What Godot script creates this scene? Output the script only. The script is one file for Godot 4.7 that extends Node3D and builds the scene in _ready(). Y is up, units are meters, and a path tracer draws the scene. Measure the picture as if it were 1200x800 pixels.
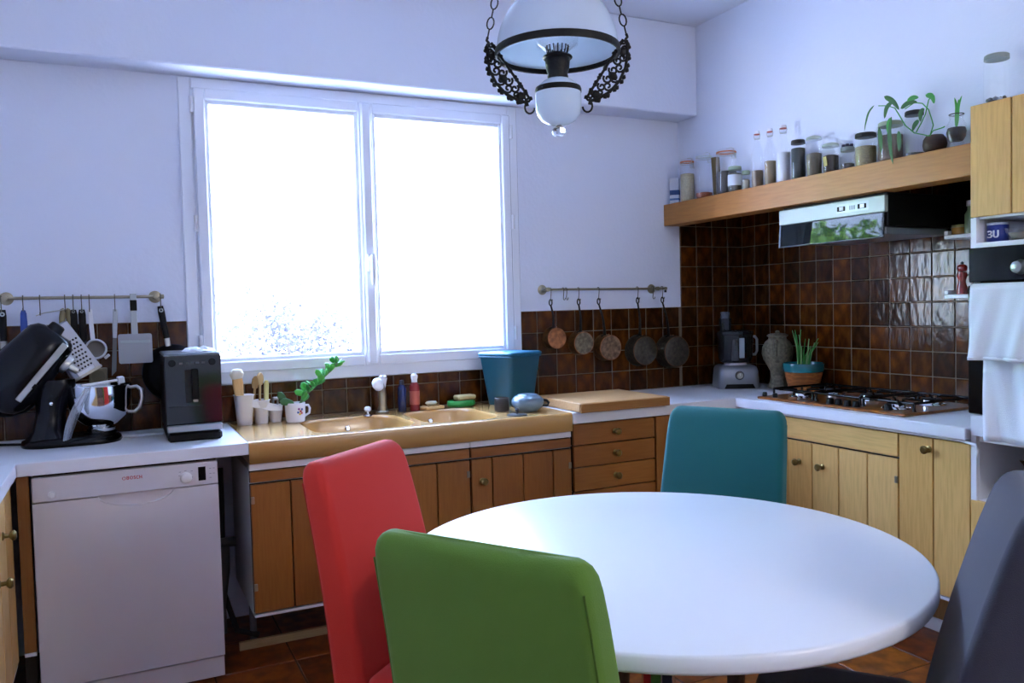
extends Node3D

# ---------------------------------------------------------------- geometry
class G:
	var v := PackedVector3Array()
	var g := PackedInt32Array()
	var n := 1
	func tri(a: Vector3, b: Vector3, c: Vector3, k := -1) -> void:
		v.append(a)
		v.append(b)
		v.append(c)
		g.append(k)
	func quad(a: Vector3, b: Vector3, c: Vector3, d: Vector3, k := -1) -> void:
		tri(a, b, c, k)
		tri(a, c, d, k)
	func add(o: G, x := Transform3D.IDENTITY) -> G:
		for p in o.v:
			v.append(x * p)
		for k in o.g:
			g.append(-1 if k < 0 else k + n)
		n += o.n
		return self
	func fix() -> G:
		var s := 0.0
		for i in g.size():
			s += v[i * 3].dot(v[i * 3 + 1].cross(v[i * 3 + 2]))
		if s > 0.0:
			flip()
		return self
	func flip() -> void:
		for i in g.size():
			var t := v[i * 3 + 1]
			v[i * 3 + 1] = v[i * 3 + 2]
			v[i * 3 + 2] = t
	func warp(f: Callable) -> G:
		for i in v.size():
			v[i] = f.call(v[i])
		return self
	func mesh() -> ArrayMesh:
		var st := SurfaceTool.new()
		st.begin(Mesh.PRIMITIVE_TRIANGLES)
		for i in g.size():
			st.set_smooth_group(g[i])
			for j in 3:
				st.add_vertex(v[i * 3 + j])
		st.generate_normals()
		st.index()
		return st.commit()


func V(x: float, y: float, z: float) -> Vector3:
	return Vector3(x, y, z)


func T(p: Vector3, r := Vector3.ZERO, s := Vector3.ONE) -> Transform3D:
	return Transform3D(Basis.from_euler(r * PI / 180.0) * Basis.from_scale(s), p)


# box between two corners, edges chamfered by r
func box(a: Vector3, b: Vector3, r := 0.0) -> G:
	var o := G.new()
	var c := (a + b) / 2.0
	var h := (b - a).abs() / 2.0
	r = minf(r, minf(h.x, minf(h.y, h.z)) * 0.9)
	if r <= 0.0:
		for ax in 3:
			for s in [-1.0, 1.0]:
				var n := Vector3.ZERO
				n[ax] = s * h[ax]
				var u := Vector3.ZERO
				u[(ax + 1) % 3] = h[(ax + 1) % 3]
				var w := Vector3.ZERO
				w[(ax + 2) % 3] = s * h[(ax + 2) % 3]
				o.quad(c + n - u - w, c + n - u + w, c + n + u + w, c + n + u - w)
		return o.fix()
	for ax in 3:
		var i := (ax + 1) % 3
		var j := (ax + 2) % 3
		for s in [-1.0, 1.0]:
			var q := []
			for d in [[-1.0, -1.0], [1.0, -1.0], [1.0, 1.0], [-1.0, 1.0]]:
				var p := Vector3.ZERO
				p[ax] = s * h[ax]
				p[i] = d[0] * (h[i] - r)
				p[j] = d[1] * (h[j] - r)
				q.append(c + p)
			if s > 0:
				q.reverse()
			o.quad(q[0], q[1], q[2], q[3])
		for s in [-1.0, 1.0]:
			for t in [-1.0, 1.0]:
				var e := []
				for d in [[-1.0, 0], [1.0, 0], [1.0, 1], [-1.0, 1]]:
					var p := Vector3.ZERO
					p[ax] = d[0] * (h[ax] - r)
					p[i] = s * (h[i] - (r if d[1] == 1 else 0.0))
					p[j] = t * (h[j] - (0.0 if d[1] == 1 else r))
					e.append(c + p)
				if s * t < 0:
					e.reverse()
				o.quad(e[0], e[1], e[2], e[3])
	for x in [-1.0, 1.0]:
		for y in [-1.0, 1.0]:
			for z in [-1.0, 1.0]:
				var s := V(x, y, z)
				var k := s * h
				var p0 := c + k - V(0, y * r, z * r)
				var p1 := c + k - V(x * r, 0, z * r)
				var p2 := c + k - V(x * r, y * r, 0)
				if x * y * z > 0:
					o.tri(p0, p2, p1)
				else:
					o.tri(p0, p1, p2)
	return o


func loft(rings: Array, cap0 := true, cap1 := true, closed := true, smooth := true) -> G:
	var o := G.new()
	var m: int = rings[0].size()
	var k := 1 if smooth else -1
	o.n = 4
	for i in rings.size() - 1:
		for j in (m if closed else m - 1):
			var b: int = (j + 1) % m
			o.quad(rings[i][j], rings[i][b], rings[i + 1][b], rings[i + 1][j], k)
	for e in 2:
		if (e == 0 and cap0) or (e == 1 and cap1):
			var ring = rings[0] if e == 0 else rings[-1]
			var c := Vector3.ZERO
			for p in ring:
				c += p
			c /= m
			for j in m:
				var b: int = (j + 1) % m
				if e == 0:
					o.tri(c, ring[b], ring[j], 2)
				else:
					o.tri(c, ring[j], ring[b], 3)
	return o.fix() if cap0 and cap1 else o


func lathe(pr: Array, seg := 28, crease := 38.0) -> G:
	var o := G.new()
	var k := 1
	for i in pr.size() - 1:
		var a: Vector2 = pr[i]
		var b: Vector2 = pr[i + 1]
		if a.distance_to(b) < 1e-6:
			continue
		if i > 0:
			var p: Vector2 = pr[i - 1]
			if absf((a - p).angle_to(b - a)) > deg_to_rad(crease):
				k += 1
		for j in seg:
			var t0 := TAU * j / seg
			var t1 := TAU * ((j + 1) % seg) / seg
			var p0 := V(a.x * cos(t0), a.y, a.x * sin(t0))
			var p1 := V(a.x * cos(t1), a.y, a.x * sin(t1))
			var p2 := V(b.x * cos(t1), b.y, b.x * sin(t1))
			var p3 := V(b.x * cos(t0), b.y, b.x * sin(t0))
			if a.x < 1e-6:
				o.tri(p0, p2, p3, k)
			elif b.x < 1e-6:
				o.tri(p0, p1, p2, k)
			else:
				o.quad(p0, p1, p2, p3, k)
	o.n = k + 1
	return o.fix()


func L(a: Array) -> Array:   # flat list r,y,r,y -> Vector2s
	var o := []
	for i in a.size() / 2:
		o.append(Vector2(a[2 * i], a[2 * i + 1]))
	return o


func tube(pts: Array, r, sides := 8, closed := false) -> G:
	var rings := []
	var m := pts.size()
	var up := Vector3.ZERO
	for i in m:
		var d: Vector3
		if closed:
			d = pts[(i + 1) % m] - pts[(i + m - 1) % m]
		else:
			d = pts[mini(i + 1, m - 1)] - pts[maxi(i - 1, 0)]
		d = d.normalized()
		if i == 0:
			up = d.cross(Vector3.UP if absf(d.y) < 0.9 else Vector3.RIGHT).normalized()
		up = (up - d * up.dot(d)).normalized()
		var w := d.cross(up)
		var rr: float = r[i] if r is Array else r
		var ring := PackedVector3Array()
		for j in sides:
			var t := TAU * j / sides
			ring.append(pts[i] + (up * cos(t) + w * sin(t)) * rr)
		rings.append(ring)
	if closed:
		rings.append(rings[0])
		return loft(rings, false, false).fix()
	return loft(rings)


func arc(c: Vector3, r: float, a0: float, a1: float, n: int, ax: Vector3, ay: Vector3) -> Array:
	var o := []
	for i in n + 1:
		var t := deg_to_rad(lerpf(a0, a1, float(i) / n))
		o.append(c + ax * r * cos(t) + ay * r * sin(t))
	return o


func ring(r: float, t: float, c := Vector3.ZERO, seg := 28, sides := 8) -> G:
	var p := arc(c, r, 0, 360, seg, Vector3.RIGHT, Vector3.BACK)
	p.pop_back()
	return tube(p, t, sides, true)


# polygon in x,y pushed from z0 to z1
func extrude(poly: PackedVector2Array, z0: float, z1: float, smooth := false) -> G:
	var o := G.new()
	o.n = 4
	var m := poly.size()
	var k := Geometry2D.triangulate_polygon(poly)
	for i in k.size() / 3:
		var a := poly[k[3 * i]]
		var b := poly[k[3 * i + 1]]
		var c := poly[k[3 * i + 2]]
		if (b - a).cross(c - a) < 0:
			var t := b
			b = c
			c = t
		o.tri(V(a.x, a.y, z1), V(c.x, c.y, z1), V(b.x, b.y, z1), -1)
		o.tri(V(a.x, a.y, z0), V(b.x, b.y, z0), V(c.x, c.y, z0), -1)
	var ccw := not Geometry2D.is_polygon_clockwise(poly)
	for i in m:
		var a := poly[i]
		var b := poly[(i + 1) % m]
		if not ccw:
			var t := a
			a = b
			b = t
		o.quad(V(a.x, a.y, z0), V(a.x, a.y, z1), V(b.x, b.y, z1), V(b.x, b.y, z0), 1 if smooth else -1)
	return o.fix()


func rrect(w: float, h: float, r: float, n := 5) -> PackedVector2Array:
	var o := PackedVector2Array()
	for c in 4:
		var s := Vector2([1, -1, -1, 1][c], [1, 1, -1, -1][c])
		for i in n + 1:
			var t := PI / 2 * (c + float(i) / n)
			o.append(Vector2(s.x * (w / 2 - r), s.y * (h / 2 - r)) + Vector2(cos(t), sin(t)) * r)
	return o


func flat_ring(p: PackedVector2Array, y: float, cx := 0.0, cz := 0.0) -> PackedVector3Array:
	var o := PackedVector3Array()
	for q in p:
		o.append(V(cx + q.x, y, cz + q.y))
	return o


# a thin sheet with folds, x to the side, y down from 0, given a thickness
func cloth(w: float, h: float, nx: int, ny: int, t: float, f: Callable) -> G:
	var o := G.new()
	o.n = 2
	var P := func(i: int, j: int, s: float) -> Vector3:
		var u := float(i) / nx
		var q := float(j) / ny
		return f.call(u, q) + V((u - 0.5) * w, -q * h, s * t)
	for i in nx:
		for j in ny:
			o.quad(P.call(i, j, 1), P.call(i + 1, j, 1), P.call(i + 1, j + 1, 1), P.call(i, j + 1, 1), 1)
			o.quad(P.call(i, j, 0), P.call(i, j + 1, 0), P.call(i + 1, j + 1, 0), P.call(i + 1, j, 0), 1)
	for i in nx:
		o.quad(P.call(i, 0, 0), P.call(i + 1, 0, 0), P.call(i + 1, 0, 1), P.call(i, 0, 1), 1)
		o.quad(P.call(i, ny, 0), P.call(i, ny, 1), P.call(i + 1, ny, 1), P.call(i + 1, ny, 0), 1)
	for j in ny:
		o.quad(P.call(0, j, 0), P.call(0, j, 1), P.call(0, j + 1, 1), P.call(0, j + 1, 0), 1)
		o.quad(P.call(nx, j, 0), P.call(nx, j + 1, 0), P.call(nx, j + 1, 1), P.call(nx, j, 1), 1)
	return o.fix()


# ---------------------------------------------------------------- nodes
var taken := {}
var rng := RandomNumberGenerator.new()


func numbered(s: String) -> String:
	if not taken.has(s):
		taken[s] = 0
		return s
	taken[s] += 1
	return "%s_%03d" % [s, taken[s]]


func tag(o: Node3D, label: String, category: String, group := "") -> Node3D:
	o.set_meta("label", label)
	o.set_meta("category", category)
	if group:
		o.set_meta("group", group)
	return o


func thing(called: String, label: String, category: String, at := Vector3.ZERO, turn := 0.0, group := "") -> Node3D:
	var o := Node3D.new()
	o.name = numbered(called)
	add_child(o)
	o.position = at
	o.rotation_degrees.y = turn
	tag(o, label, category, group)
	return o


func obj(parent: Node, called: String, g, m: Material, x := Transform3D.IDENTITY) -> MeshInstance3D:
	var o := MeshInstance3D.new()
	o.name = numbered(called) if parent == self else called
	o.mesh = g.mesh() if g is G else g
	o.material_override = m
	o.transform = x
	parent.add_child(o, true)
	return o


func struct(called: String, g, m: Material) -> MeshInstance3D:
	var o := obj(self, called, g, m)
	o.name = called
	o.set_meta("kind", "structure")
	return o


func dup(o: Node3D, at: Vector3, turn: float, label: String, group := "") -> Node3D:
	var c := o.duplicate()
	c.name = numbered(str(o.name).rstrip("0123456789").rstrip("_"))
	add_child(c)
	c.position = at
	c.rotation_degrees.y = turn
	c.set_meta("label", label)
	if group:
		c.set_meta("group", group)
	return c


# ---------------------------------------------------------------- materials
var M := {}
var N := {}


func noise(key: String, freq: float, octaves := 4, size := 256, normal := 0.0, ramp: Array = [], kind := FastNoiseLite.TYPE_SIMPLEX_SMOOTH, warp := 0.0) -> NoiseTexture2D:
	if N.has(key):
		return N[key]
	var f := FastNoiseLite.new()
	f.seed = key.hash() % 9999
	f.noise_type = kind
	f.frequency = freq
	f.fractal_octaves = octaves
	if warp > 0.0:
		f.domain_warp_enabled = true
		f.domain_warp_amplitude = warp
	var t := NoiseTexture2D.new()
	t.width = size
	t.height = size
	t.seamless = true
	t.noise = f
	if normal > 0.0:
		t.as_normal_map = true
		t.bump_strength = normal
	if ramp:
		var r := Gradient.new()
		r.offsets = PackedFloat32Array(ramp[0])
		r.colors = PackedColorArray(ramp[1])
		t.color_ramp = r
	N[key] = t
	return t


func mat(c, rough := 0.6, metal := 0.0, coat := 0.0) -> StandardMaterial3D:
	var m := StandardMaterial3D.new()
	m.albedo_color = Color(c) if c is String else c
	m.roughness = rough
	m.metallic = metal
	if coat > 0.0:
		m.clearcoat_enabled = true
		m.clearcoat = coat
		m.clearcoat_roughness = 0.08
	return m


func tex(m: StandardMaterial3D, t: Texture2D, s: Vector3, off := Vector3.ZERO) -> StandardMaterial3D:
	m.albedo_texture = t
	m.uv1_triplanar = true
	m.uv1_scale = s
	m.uv1_offset = off
	return m


func bump(m: StandardMaterial3D, t: Texture2D, s: Vector3, k := 1.0) -> StandardMaterial3D:
	m.normal_enabled = true
	m.normal_texture = t
	m.normal_scale = k
	m.uv1_triplanar = true
	m.uv1_scale = s
	return m


func relief(m: StandardMaterial3D, t: Texture2D, s: Vector3, cm: float) -> StandardMaterial3D:
	m.heightmap_enabled = true
	m.heightmap_texture = t
	m.heightmap_scale = cm
	m.uv1_triplanar = true
	m.uv1_scale = s
	return m


func glassy(c: Color, a: float, rough := 0.03) -> StandardMaterial3D:
	var m := mat(Color(c, a), rough)
	m.transparency = BaseMaterial3D.TRANSPARENCY_ALPHA
	return m


var woods_v := []
var woods_h := []
var woods_z := []
var lit_pale_v := []
var lit_pale_h := []
var tiles_m := []


func make_materials() -> void:
	rng.seed = 4711
	var plaster := noise("plaster", 0.03, 4, 256)
	M.wall = relief(mat("dfe3f2", 0.85), plaster, V(4, 4, 4), 0.06)
	M.ceiling = mat("e2e6f2", 0.9)
	M.frame = mat("e8ebf5", 0.35)
	M.white = mat("e9e9ee", 0.35)
	M.laminate = relief(mat("e6e7ee", 0.3), noise("lam", 0.05, 3, 256), V(9, 9, 9), 0.01)
	M.carcass = mat("c9ccd2", 0.6)
	M.enamel = mat("d6d3da", 0.28)
	M.hook = mat("5d594f", 0.4, 0.6)
	M.foot = mat("6c7074", 0.6)
	M.gap = mat("241a12", 0.9)
	M.black = mat("0a0b0c", 0.45)
	M.black.metallic_specular = 0.3
	M.matt_black = mat("060606", 0.9)
	M.matt_black.metallic_specular = 0.1
	M.black_gloss = mat("08090b", 0.18)
	M.black_gloss.metallic_specular = 0.35
	M.panel = mat("10151a", 0.1, 0.0, 0.6)
	M.iron = relief(mat("15130f", 0.5, 0.4), noise("iron", 0.05, 3, 128), V(12, 12, 12), 0.08)
	M.steel = mat("b9b6ac", 0.28, 0.95)
	M.nickel = mat("a39c88", 0.35, 0.9)
	M.chrome = mat("d8dbe0", 0.08, 1.0)
	M.alu = mat("a4abae", 0.38, 0.85)
	M.brass = mat("8d7a4a", 0.32, 0.9)
	M.rubber = mat("101010", 0.8)
	var grain := noise("grain", 0.02, 5, 512, 0.0, [[0.0, 0.35, 0.5, 0.62, 1.0], [Color("e0d0b4"), Color("e9dcc2"), Color("eddfc8"), Color("f0e4ce"), Color("f4e9d5")]], FastNoiseLite.TYPE_SIMPLEX_SMOOTH, 12.0)
	for i in 5:
		var tone: Color = [Color("a46a30"), Color("9e642c"), Color("aa7034"), Color("9a602a"), Color("a46c32")][i]
		var off := V(0.37 * i, 0.23 * i, 0.51 * i)
		var lit_tone: Color = [Color("ecc987"), Color("e8c37f"), Color("efcd8d"), Color("e4be7b"), Color("ebc785")][i]  # paler copy for the window-lit cabinets, their light put into the wood tone
		for d in [[lit_pale_v, V(7, 0.55, 7)], [lit_pale_h, V(0.55, 7, 7)]]:
			d[0].append(tex(mat(lit_tone, 0.38), grain, d[1], off))
		for d in [[woods_v, V(7, 0.55, 7)], [woods_h, V(0.55, 7, 7)], [woods_z, V(7, 7, 0.55)]]:
			var m := tex(mat(tone, 0.38), grain, d[1], off)
			d[0].append(m)
	M.beam = tex(mat("b87f3a", 0.42), grain, V(6, 6, 0.5), V(0.2, 0.7, 0.1))
	M.board = tex(mat("d8b184", 0.55), grain, V(0.6, 8, 8), V(0.1, 0.3, 0.2))
	M.board_end = tex(mat("a9793f", 0.6), grain, V(0.6, 8, 8), V(0.5, 0.3, 0.2))
	M.pale_wood = tex(mat("e6c48e", 0.6), grain, V(9, 1, 9))
	M.plinth_wood = tex(mat("c8b892", 0.6), grain, V(0.6, 8, 8))
	var glaze := noise("glaze", 0.018, 5, 256, 0.0, [[0.0, 0.3, 0.5, 0.7, 1.0], [Color("8a6638"), Color("a07c46"), Color("b88e52"), Color("cfa45e"), Color("e8c07a")]])
	var ripple := noise("ripple", 0.024, 3, 256)
	for i in 7:
		var tone: Color = [Color("684826"), Color("5c4024"), Color("744f28"), Color("523a26"), Color("6e4c2a"), Color("7e5428"), Color("634830")][i]
		var m := tex(mat(tone, 0.17), glaze, V(3.4, 1.7, 3.4), V(0.31 * i, 0.17 * i, 0.43 * i))
		m.metallic_specular = 0.38
		m.heightmap_enabled = true
		m.heightmap_texture = ripple
		m.heightmap_scale = 0.1
		tiles_m.append(m)
	M.grout = mat("7a6a58", 0.9)
	M.floor_grout = mat("4a3c30", 0.9)
	M.terracotta = []
	for i in 5:
		var tone: Color = [Color("b07240"), Color("a06438"), Color("bc8450"), Color("925a34"), Color("c08c54")][i]
		var m := tex(mat(tone, 0.42), glaze, V(2.2, 2.2, 2.2), V(0.23 * i, 0.37 * i, 0.19 * i))
		M.terracotta.append(m)
	M.sink = relief(mat("c79a5c", 0.22, 0.0, 0.5), noise("lam", 0.05, 3, 256), V(5, 5, 5), 0.02)
	M.table = mat("f5f6fa", 0.3, 0.0, 0.3)
	M.table.metallic_specular = 0.75
	var weave := noise("weave", 0.16, 3, 256)
	for f in [["red", "cc2c20"], ["green", "5e842a"], ["teal", "085c5e"], ["gray", "3c3945"]]:
		var m := relief(mat(f[1], 0.9), weave, V(9, 9, 9), 0.06)
		m.rim_enabled = true
		m.rim = 0.5
		m.rim_tint = 0.3
		M[f[0]] = m
		M[f[0] + "_seam"] = mat(Color(f[1]).darkened(0.15), 0.9)
	M.glass = glassy(Color("f2f6fb"), 0.06)
	M.pane = glassy(Color("f4f8ff"), 0.03, 0.0)
	M.jar = glassy(Color("e6eef0"), 0.035)
	M.visor = glassy(Color("1c2226"), 0.93, 0.02)
	M.visor.metallic_specular = 0.3
	M.crystal = mat(Color(0.95, 0.97, 1.0, 0.05), 0.02)
	M.crystal.refraction_enabled = true
	M.crystal.refraction_scale = 0.05
	M.opal = mat("e9edf4", 0.12, 0.0, 0.5)
	M.opal.backlight_enabled = true
	M.opal.backlight = Color(0.8, 0.85, 0.9)
	M.teapot = relief(mat("6a8294", 0.3, 0.0, 0.5), plaster, V(9, 9, 9), 0.03)
	M.bin = mat("1f607c", 0.4)
	var scuff := noise("scuff", 0.03, 5, 256, 0.0, [[0.0, 0.4, 0.6, 1.0], [Color("7c7a76"), Color("b8b4ae"), Color("dcd8d2"), Color("ffffff")]])
	M.copper = tex(mat("cf8656", 0.45, 0.45), scuff, V(3, 3, 3))
	M.copper_dark = tex(mat("8e7a60", 0.5, 0.4), glaze, V(8, 8, 8))
	M.leaf = mat("2f8a3c", 0.45)
	M.leaf.backlight_enabled = true
	M.leaf.backlight = Color(0.25, 0.5, 0.15)
	M.leaf_dark = mat("2c5f30", 0.45)
	M.leaf_dark.backlight_enabled = true
	M.leaf_dark.backlight = Color(0.15, 0.3, 0.1)
	M.soil = mat("2a2018", 0.95)
	M.towel = relief(mat("e8ebf3", 0.95), weave, V(7, 7, 7), 0.08)
	M.pot_clay = tex(mat("f0b48c", 0.8), glaze, V(3, 12, 3))
	M.pot_teal = mat("0f6d75", 0.2, 0.0, 0.6)
	M.vase = tex(mat("9c967e", 0.5), scuff, V(5, 5, 5))


func wood(a: Array) -> Material:
	return a[rng.randi() % a.size()]


# ---------------------------------------------------------------- scene
const H := 0.88          # worktop and sink top
const XR := 2.9725       # tiled wall of the cooking alcove
const XU := 2.51         # white wall above the beam
const PT := 0.1158       # tile pitch
const TY := 0.876        # lowest tile joint
const FACE := 0.62       # cabinet fronts, window wall
const RX := 2.375        # cabinet fronts, cooking wall


func _ready() -> void:
	var cam := Camera3D.new()
	cam.name = "camera"
	cam.fov = 45.43
	cam.position = V(-0.4338, 1.3666, 3.8168)
	cam.rotation = V(-0.0429, -0.4523, -0.0252)
	cam.near = 0.05
	cam.far = 200.0
	add_child(cam)
	cam.current = true
	var we := WorldEnvironment.new()
	we.name = "world"
	var env := Environment.new()
	var sky := Sky.new()
	var sm := ProceduralSkyMaterial.new()
	sm.sky_top_color = Color(0.64, 0.76, 0.97)
	sm.sky_horizon_color = Color(0.81, 0.885, 0.985)
	sm.ground_bottom_color = Color(0.55, 0.58, 0.62)
	sm.ground_horizon_color = Color(0.81, 0.885, 0.985)
	sm.sky_energy_multiplier = 1.0
	sky.sky_material = sm
	env.background_mode = Environment.BG_SKY
	env.sky = sky
	env.background_energy_multiplier = 16.0
	env.tonemap_mode = Environment.TONE_MAPPER_LINEAR
	env.tonemap_exposure = 2.5
	env.sdfgi_enabled = true
	env.ssao_enabled = true
	env.ssil_enabled = true
	we.environment = env
	add_child(we)
	var sun := DirectionalLight3D.new()
	sun.name = "sun"
	sun.light_color = Color(1.0, 0.96, 0.9)
	sun.light_energy = 22.0
	sun.light_angular_distance = 0.6
	sun.rotation_degrees = V(-31, 28, 0)
	sun.sky_mode = DirectionalLight3D.SKY_MODE_LIGHT_ONLY
	sun.shadow_enabled = true
	add_child(sun)
	make_materials()
	room()
	window()
	fill_globe()
	outside()
	wall_tiles()
	base_cabinets()
	worktops()
	dishwasher()
	tower()
	beam_and_hood()
	hob()
	table()
	chairs()
	lamp()
	sink_things()
	left_worktop_things()
	utensil_rail()
	pan_rail()
	right_worktop_things()
	beam_jars()
	small_shelves()


func room() -> void:
	# floor: screed with terracotta tiles laid in it
	var fl := struct("floor", box(V(-1.6, -0.2, -0.3), V(3.3, -0.0025, 6.3)), M.floor_grout)
	var ft := box(V(-0.147, -0.008, -0.147), V(0.147, 0.0, 0.147), 0.002)
	var ftm := ft.mesh()
	for i in 14:
		for j in 13:
			var p := V(-1.2 + 0.3 * i, 0, 0.15 + 0.3 * j)
			if p.x > 2.9:
				continue
			var o := obj(fl, "tile", ftm, M.terracotta[rng.randi() % 5], T(p, V(rng.randf_range(-0.15, 0.15), 90 * (rng.randi() % 4), rng.randf_range(-0.15, 0.15))))
			o.name = numbered("floor_tile").replace("floor_", "")
	struct("ceiling", box(V(-1.6, 2.88, -0.3), V(3.3, 3.1, 6.3)), M.ceiling)
	var b := G.new()
	b.add(box(V(-1.6, -0.2, -0.3), V(-0.12, 2.88, 0)))
	b.add(box(V(1.44, -0.2, -0.3), V(3.3, 2.88, 0)))
	b.add(box(V(-0.12, -0.2, -0.3), V(1.44, 1.08, 0)))
	b.add(box(V(-0.12, 2.37, -0.3), V(1.44, 2.88, 0)))
	struct("wall_back", b, M.wall)
	struct("wall_left", box(V(-1.6, 0, 0), V(-1.4, 2.88, 6.3)), M.wall)
	struct("wall_front", box(V(-1.4, 0, 6.1), V(3.3, 2.88, 6.3)), M.wall)
	var r := G.new()
	r.add(box(V(XR, 0, 0), V(3.3, 2.88, 2.62)))
	r.add(box(V(XU, 1.925, 0), V(XR, 2.88, 1.87)))
	r.add(box(V(XU, 2.05, 1.87), V(XR, 2.88, 2.62)))
	r.add(box(V(XU, 0, 2.62), V(3.3, 2.88, 6.1)))
	struct("wall_right", r, M.wall)
	struct("trim_1", box(V(-1.4, 2.394, 0), V(XU, 2.88, 0.178), 0.006), M.wall)


func window() -> void:
	var c := G.new()   # flat casing on the wall and the fixed frame
	for q in [[-0.152, 1.05, -0.1, 2.392], [1.42, 1.05, 1.472, 2.392], [-0.1, 2.342, 1.42, 2.392], [-0.1, 1.05, 1.42, 1.108]]:
		c.add(box(V(q[0], q[1], -0.06), V(q[2], q[3], 0.014), 0.004))
	for q in [[-0.12, 1.08, -0.085, 2.37], [1.405, 1.08, 1.44, 2.37], [-0.085, 2.33, 1.405, 2.37], [-0.085, 1.08, 1.405, 1.12]]:
		c.add(box(V(q[0], q[1], -0.09), V(q[2], q[3], 0.006), 0.003))
	var w := struct("window_1", c, M.frame)
	for s in [[-0.092, 0.676, -0.03, 0.614], [0.656, 1.426, 0.718, 1.364]]:
		var g := G.new()
		var z := 0.032 if s[0] < 0 else 0.026
		for q in [[s[0], 1.104, s[2] - 0.016, 2.346], [s[3] + 0.016, 1.104, s[1], 2.346], [s[2] - 0.016, 2.298, s[3] + 0.016, 2.346], [s[2] - 0.016, 1.104, s[3] + 0.016, 1.154]]:
			g.add(box(V(q[0], q[1], -0.04), V(q[2], q[3], z), 0.005))
		for q in [[s[2] - 0.02, 1.15, s[2], 2.3], [s[3], 1.15, s[3] + 0.02, 2.3], [s[2], 2.28, s[3], 2.302], [s[2], 1.148, s[3], 1.17]]:
			g.add(box(V(q[0], q[1], -0.03), V(q[2], q[3], 0.014), 0.004))
		var sash := obj(w, "sash", g, M.frame)
		obj(sash, "pane", box(V(s[2] - 0.008, 1.16, -0.012), V(s[3] + 0.008, 2.292, -0.008)), M.pane)
	obj(w, "astragal", box(V(0.64, 1.112, 0.02), V(0.69, 2.34, 0.044), 0.008), M.frame)
	var hd := G.new()
	hd.add(box(V(-0.016, -0.04, 0), V(0.016, 0.04, 0.01), 0.004))
	hd.add(tube([V(0, 0.02, 0.005), V(0, 0.02, 0.05)], 0.011, 12))
	hd.add(tube([V(0, 0.035, 0.05), V(0, 0.02, 0.055), V(0, -0.06, 0.056), V(0, -0.105, 0.052)], [0.01, 0.013, 0.012, 0.008], 12))
	obj(w, "handle", hd, M.white, T(V(0.664, 1.59, 0.044)))
	for p in [[-0.1, 2.27], [-0.1, 1.76], [-0.1, 1.24], [1.43, 2.26], [1.43, 1.8], [1.43, 1.23]]:
		obj(w, "hinge", tube([V(0, -0.035, 0), V(0, 0.035, 0)], 0.008, 10), M.white, T(V(p[0], p[1], 0.03)))
	obj(w, "sill", box(V(-0.2, 1.02, -0.34), V(1.52, 1.078, -0.06), 0.006), M.frame)


# added fill light, an unseen glowing globe behind the camera for surfaces facing it
func fill_globe() -> void:
	var t := thing("added_fill_globe", "added unseen glowing globe for fill light behind the dining area", "lamp", V(1.7, 2.25, 5.2))
	var gm := mat("fff4e2", 0.8)
	gm.emission_enabled = true
	gm.emission = Color(0.98, 0.96, 0.94)
	gm.emission_energy_multiplier = 0.6
	var pr := []
	for i in 25:
		var a := deg_to_rad(-90 + 7.5 * i)
		pr.append(Vector2(0.23 * cos(a), 0.23 * sin(a)))
	obj(t, "globe", lathe(pr, 40), gm)
	obj(t, "cord", tube([V(0, 0.23, 0), V(0, 0.579, 0)], 0.004, 8), M.white)
	var l := OmniLight3D.new()
	l.name = "globe_fill_light"
	l.light_color = Color(0.98, 0.96, 0.94)
	l.light_energy = 0.58
	l.light_size = 0.2
	l.omni_range = 12.0
	l.omni_attenuation = 2.0
	l.shadow_enabled = true
	t.add_child(l)


func leaf_cloud(parent: Node3D, called: String, m: Material, count: int, size: float, f: Callable) -> void:
	var g := G.new()
	g.tri(V(0, 0, 0), V(-0.3, 0.5, 0.08), V(0, 1, 0))
	g.tri(V(0, 0, 0), V(0, 1, 0), V(0.3, 0.5, 0.08))
	var mm := MultiMesh.new()
	mm.transform_format = MultiMesh.TRANSFORM_3D
	mm.mesh = g.mesh()
	mm.instance_count = count
	for i in count:
		var d := V(rng.randfn(), rng.randfn(), rng.randfn()).normalized()
		var p: Vector3 = f.call(d, pow(rng.randf(), 0.4))
		mm.set_instance_transform(i, Transform3D(Basis.from_euler(V(rng.randf() * TAU, rng.randf() * TAU, rng.randf() * TAU)) * Basis.from_scale(Vector3.ONE * size * rng.randf_range(0.6, 1.2)), p))
	var o := MultiMeshInstance3D.new()
	o.name = called
	o.multimesh = mm
	o.material_override = m
	o.set_meta("kind", "stuff")
	parent.add_child(o, true)


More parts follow.
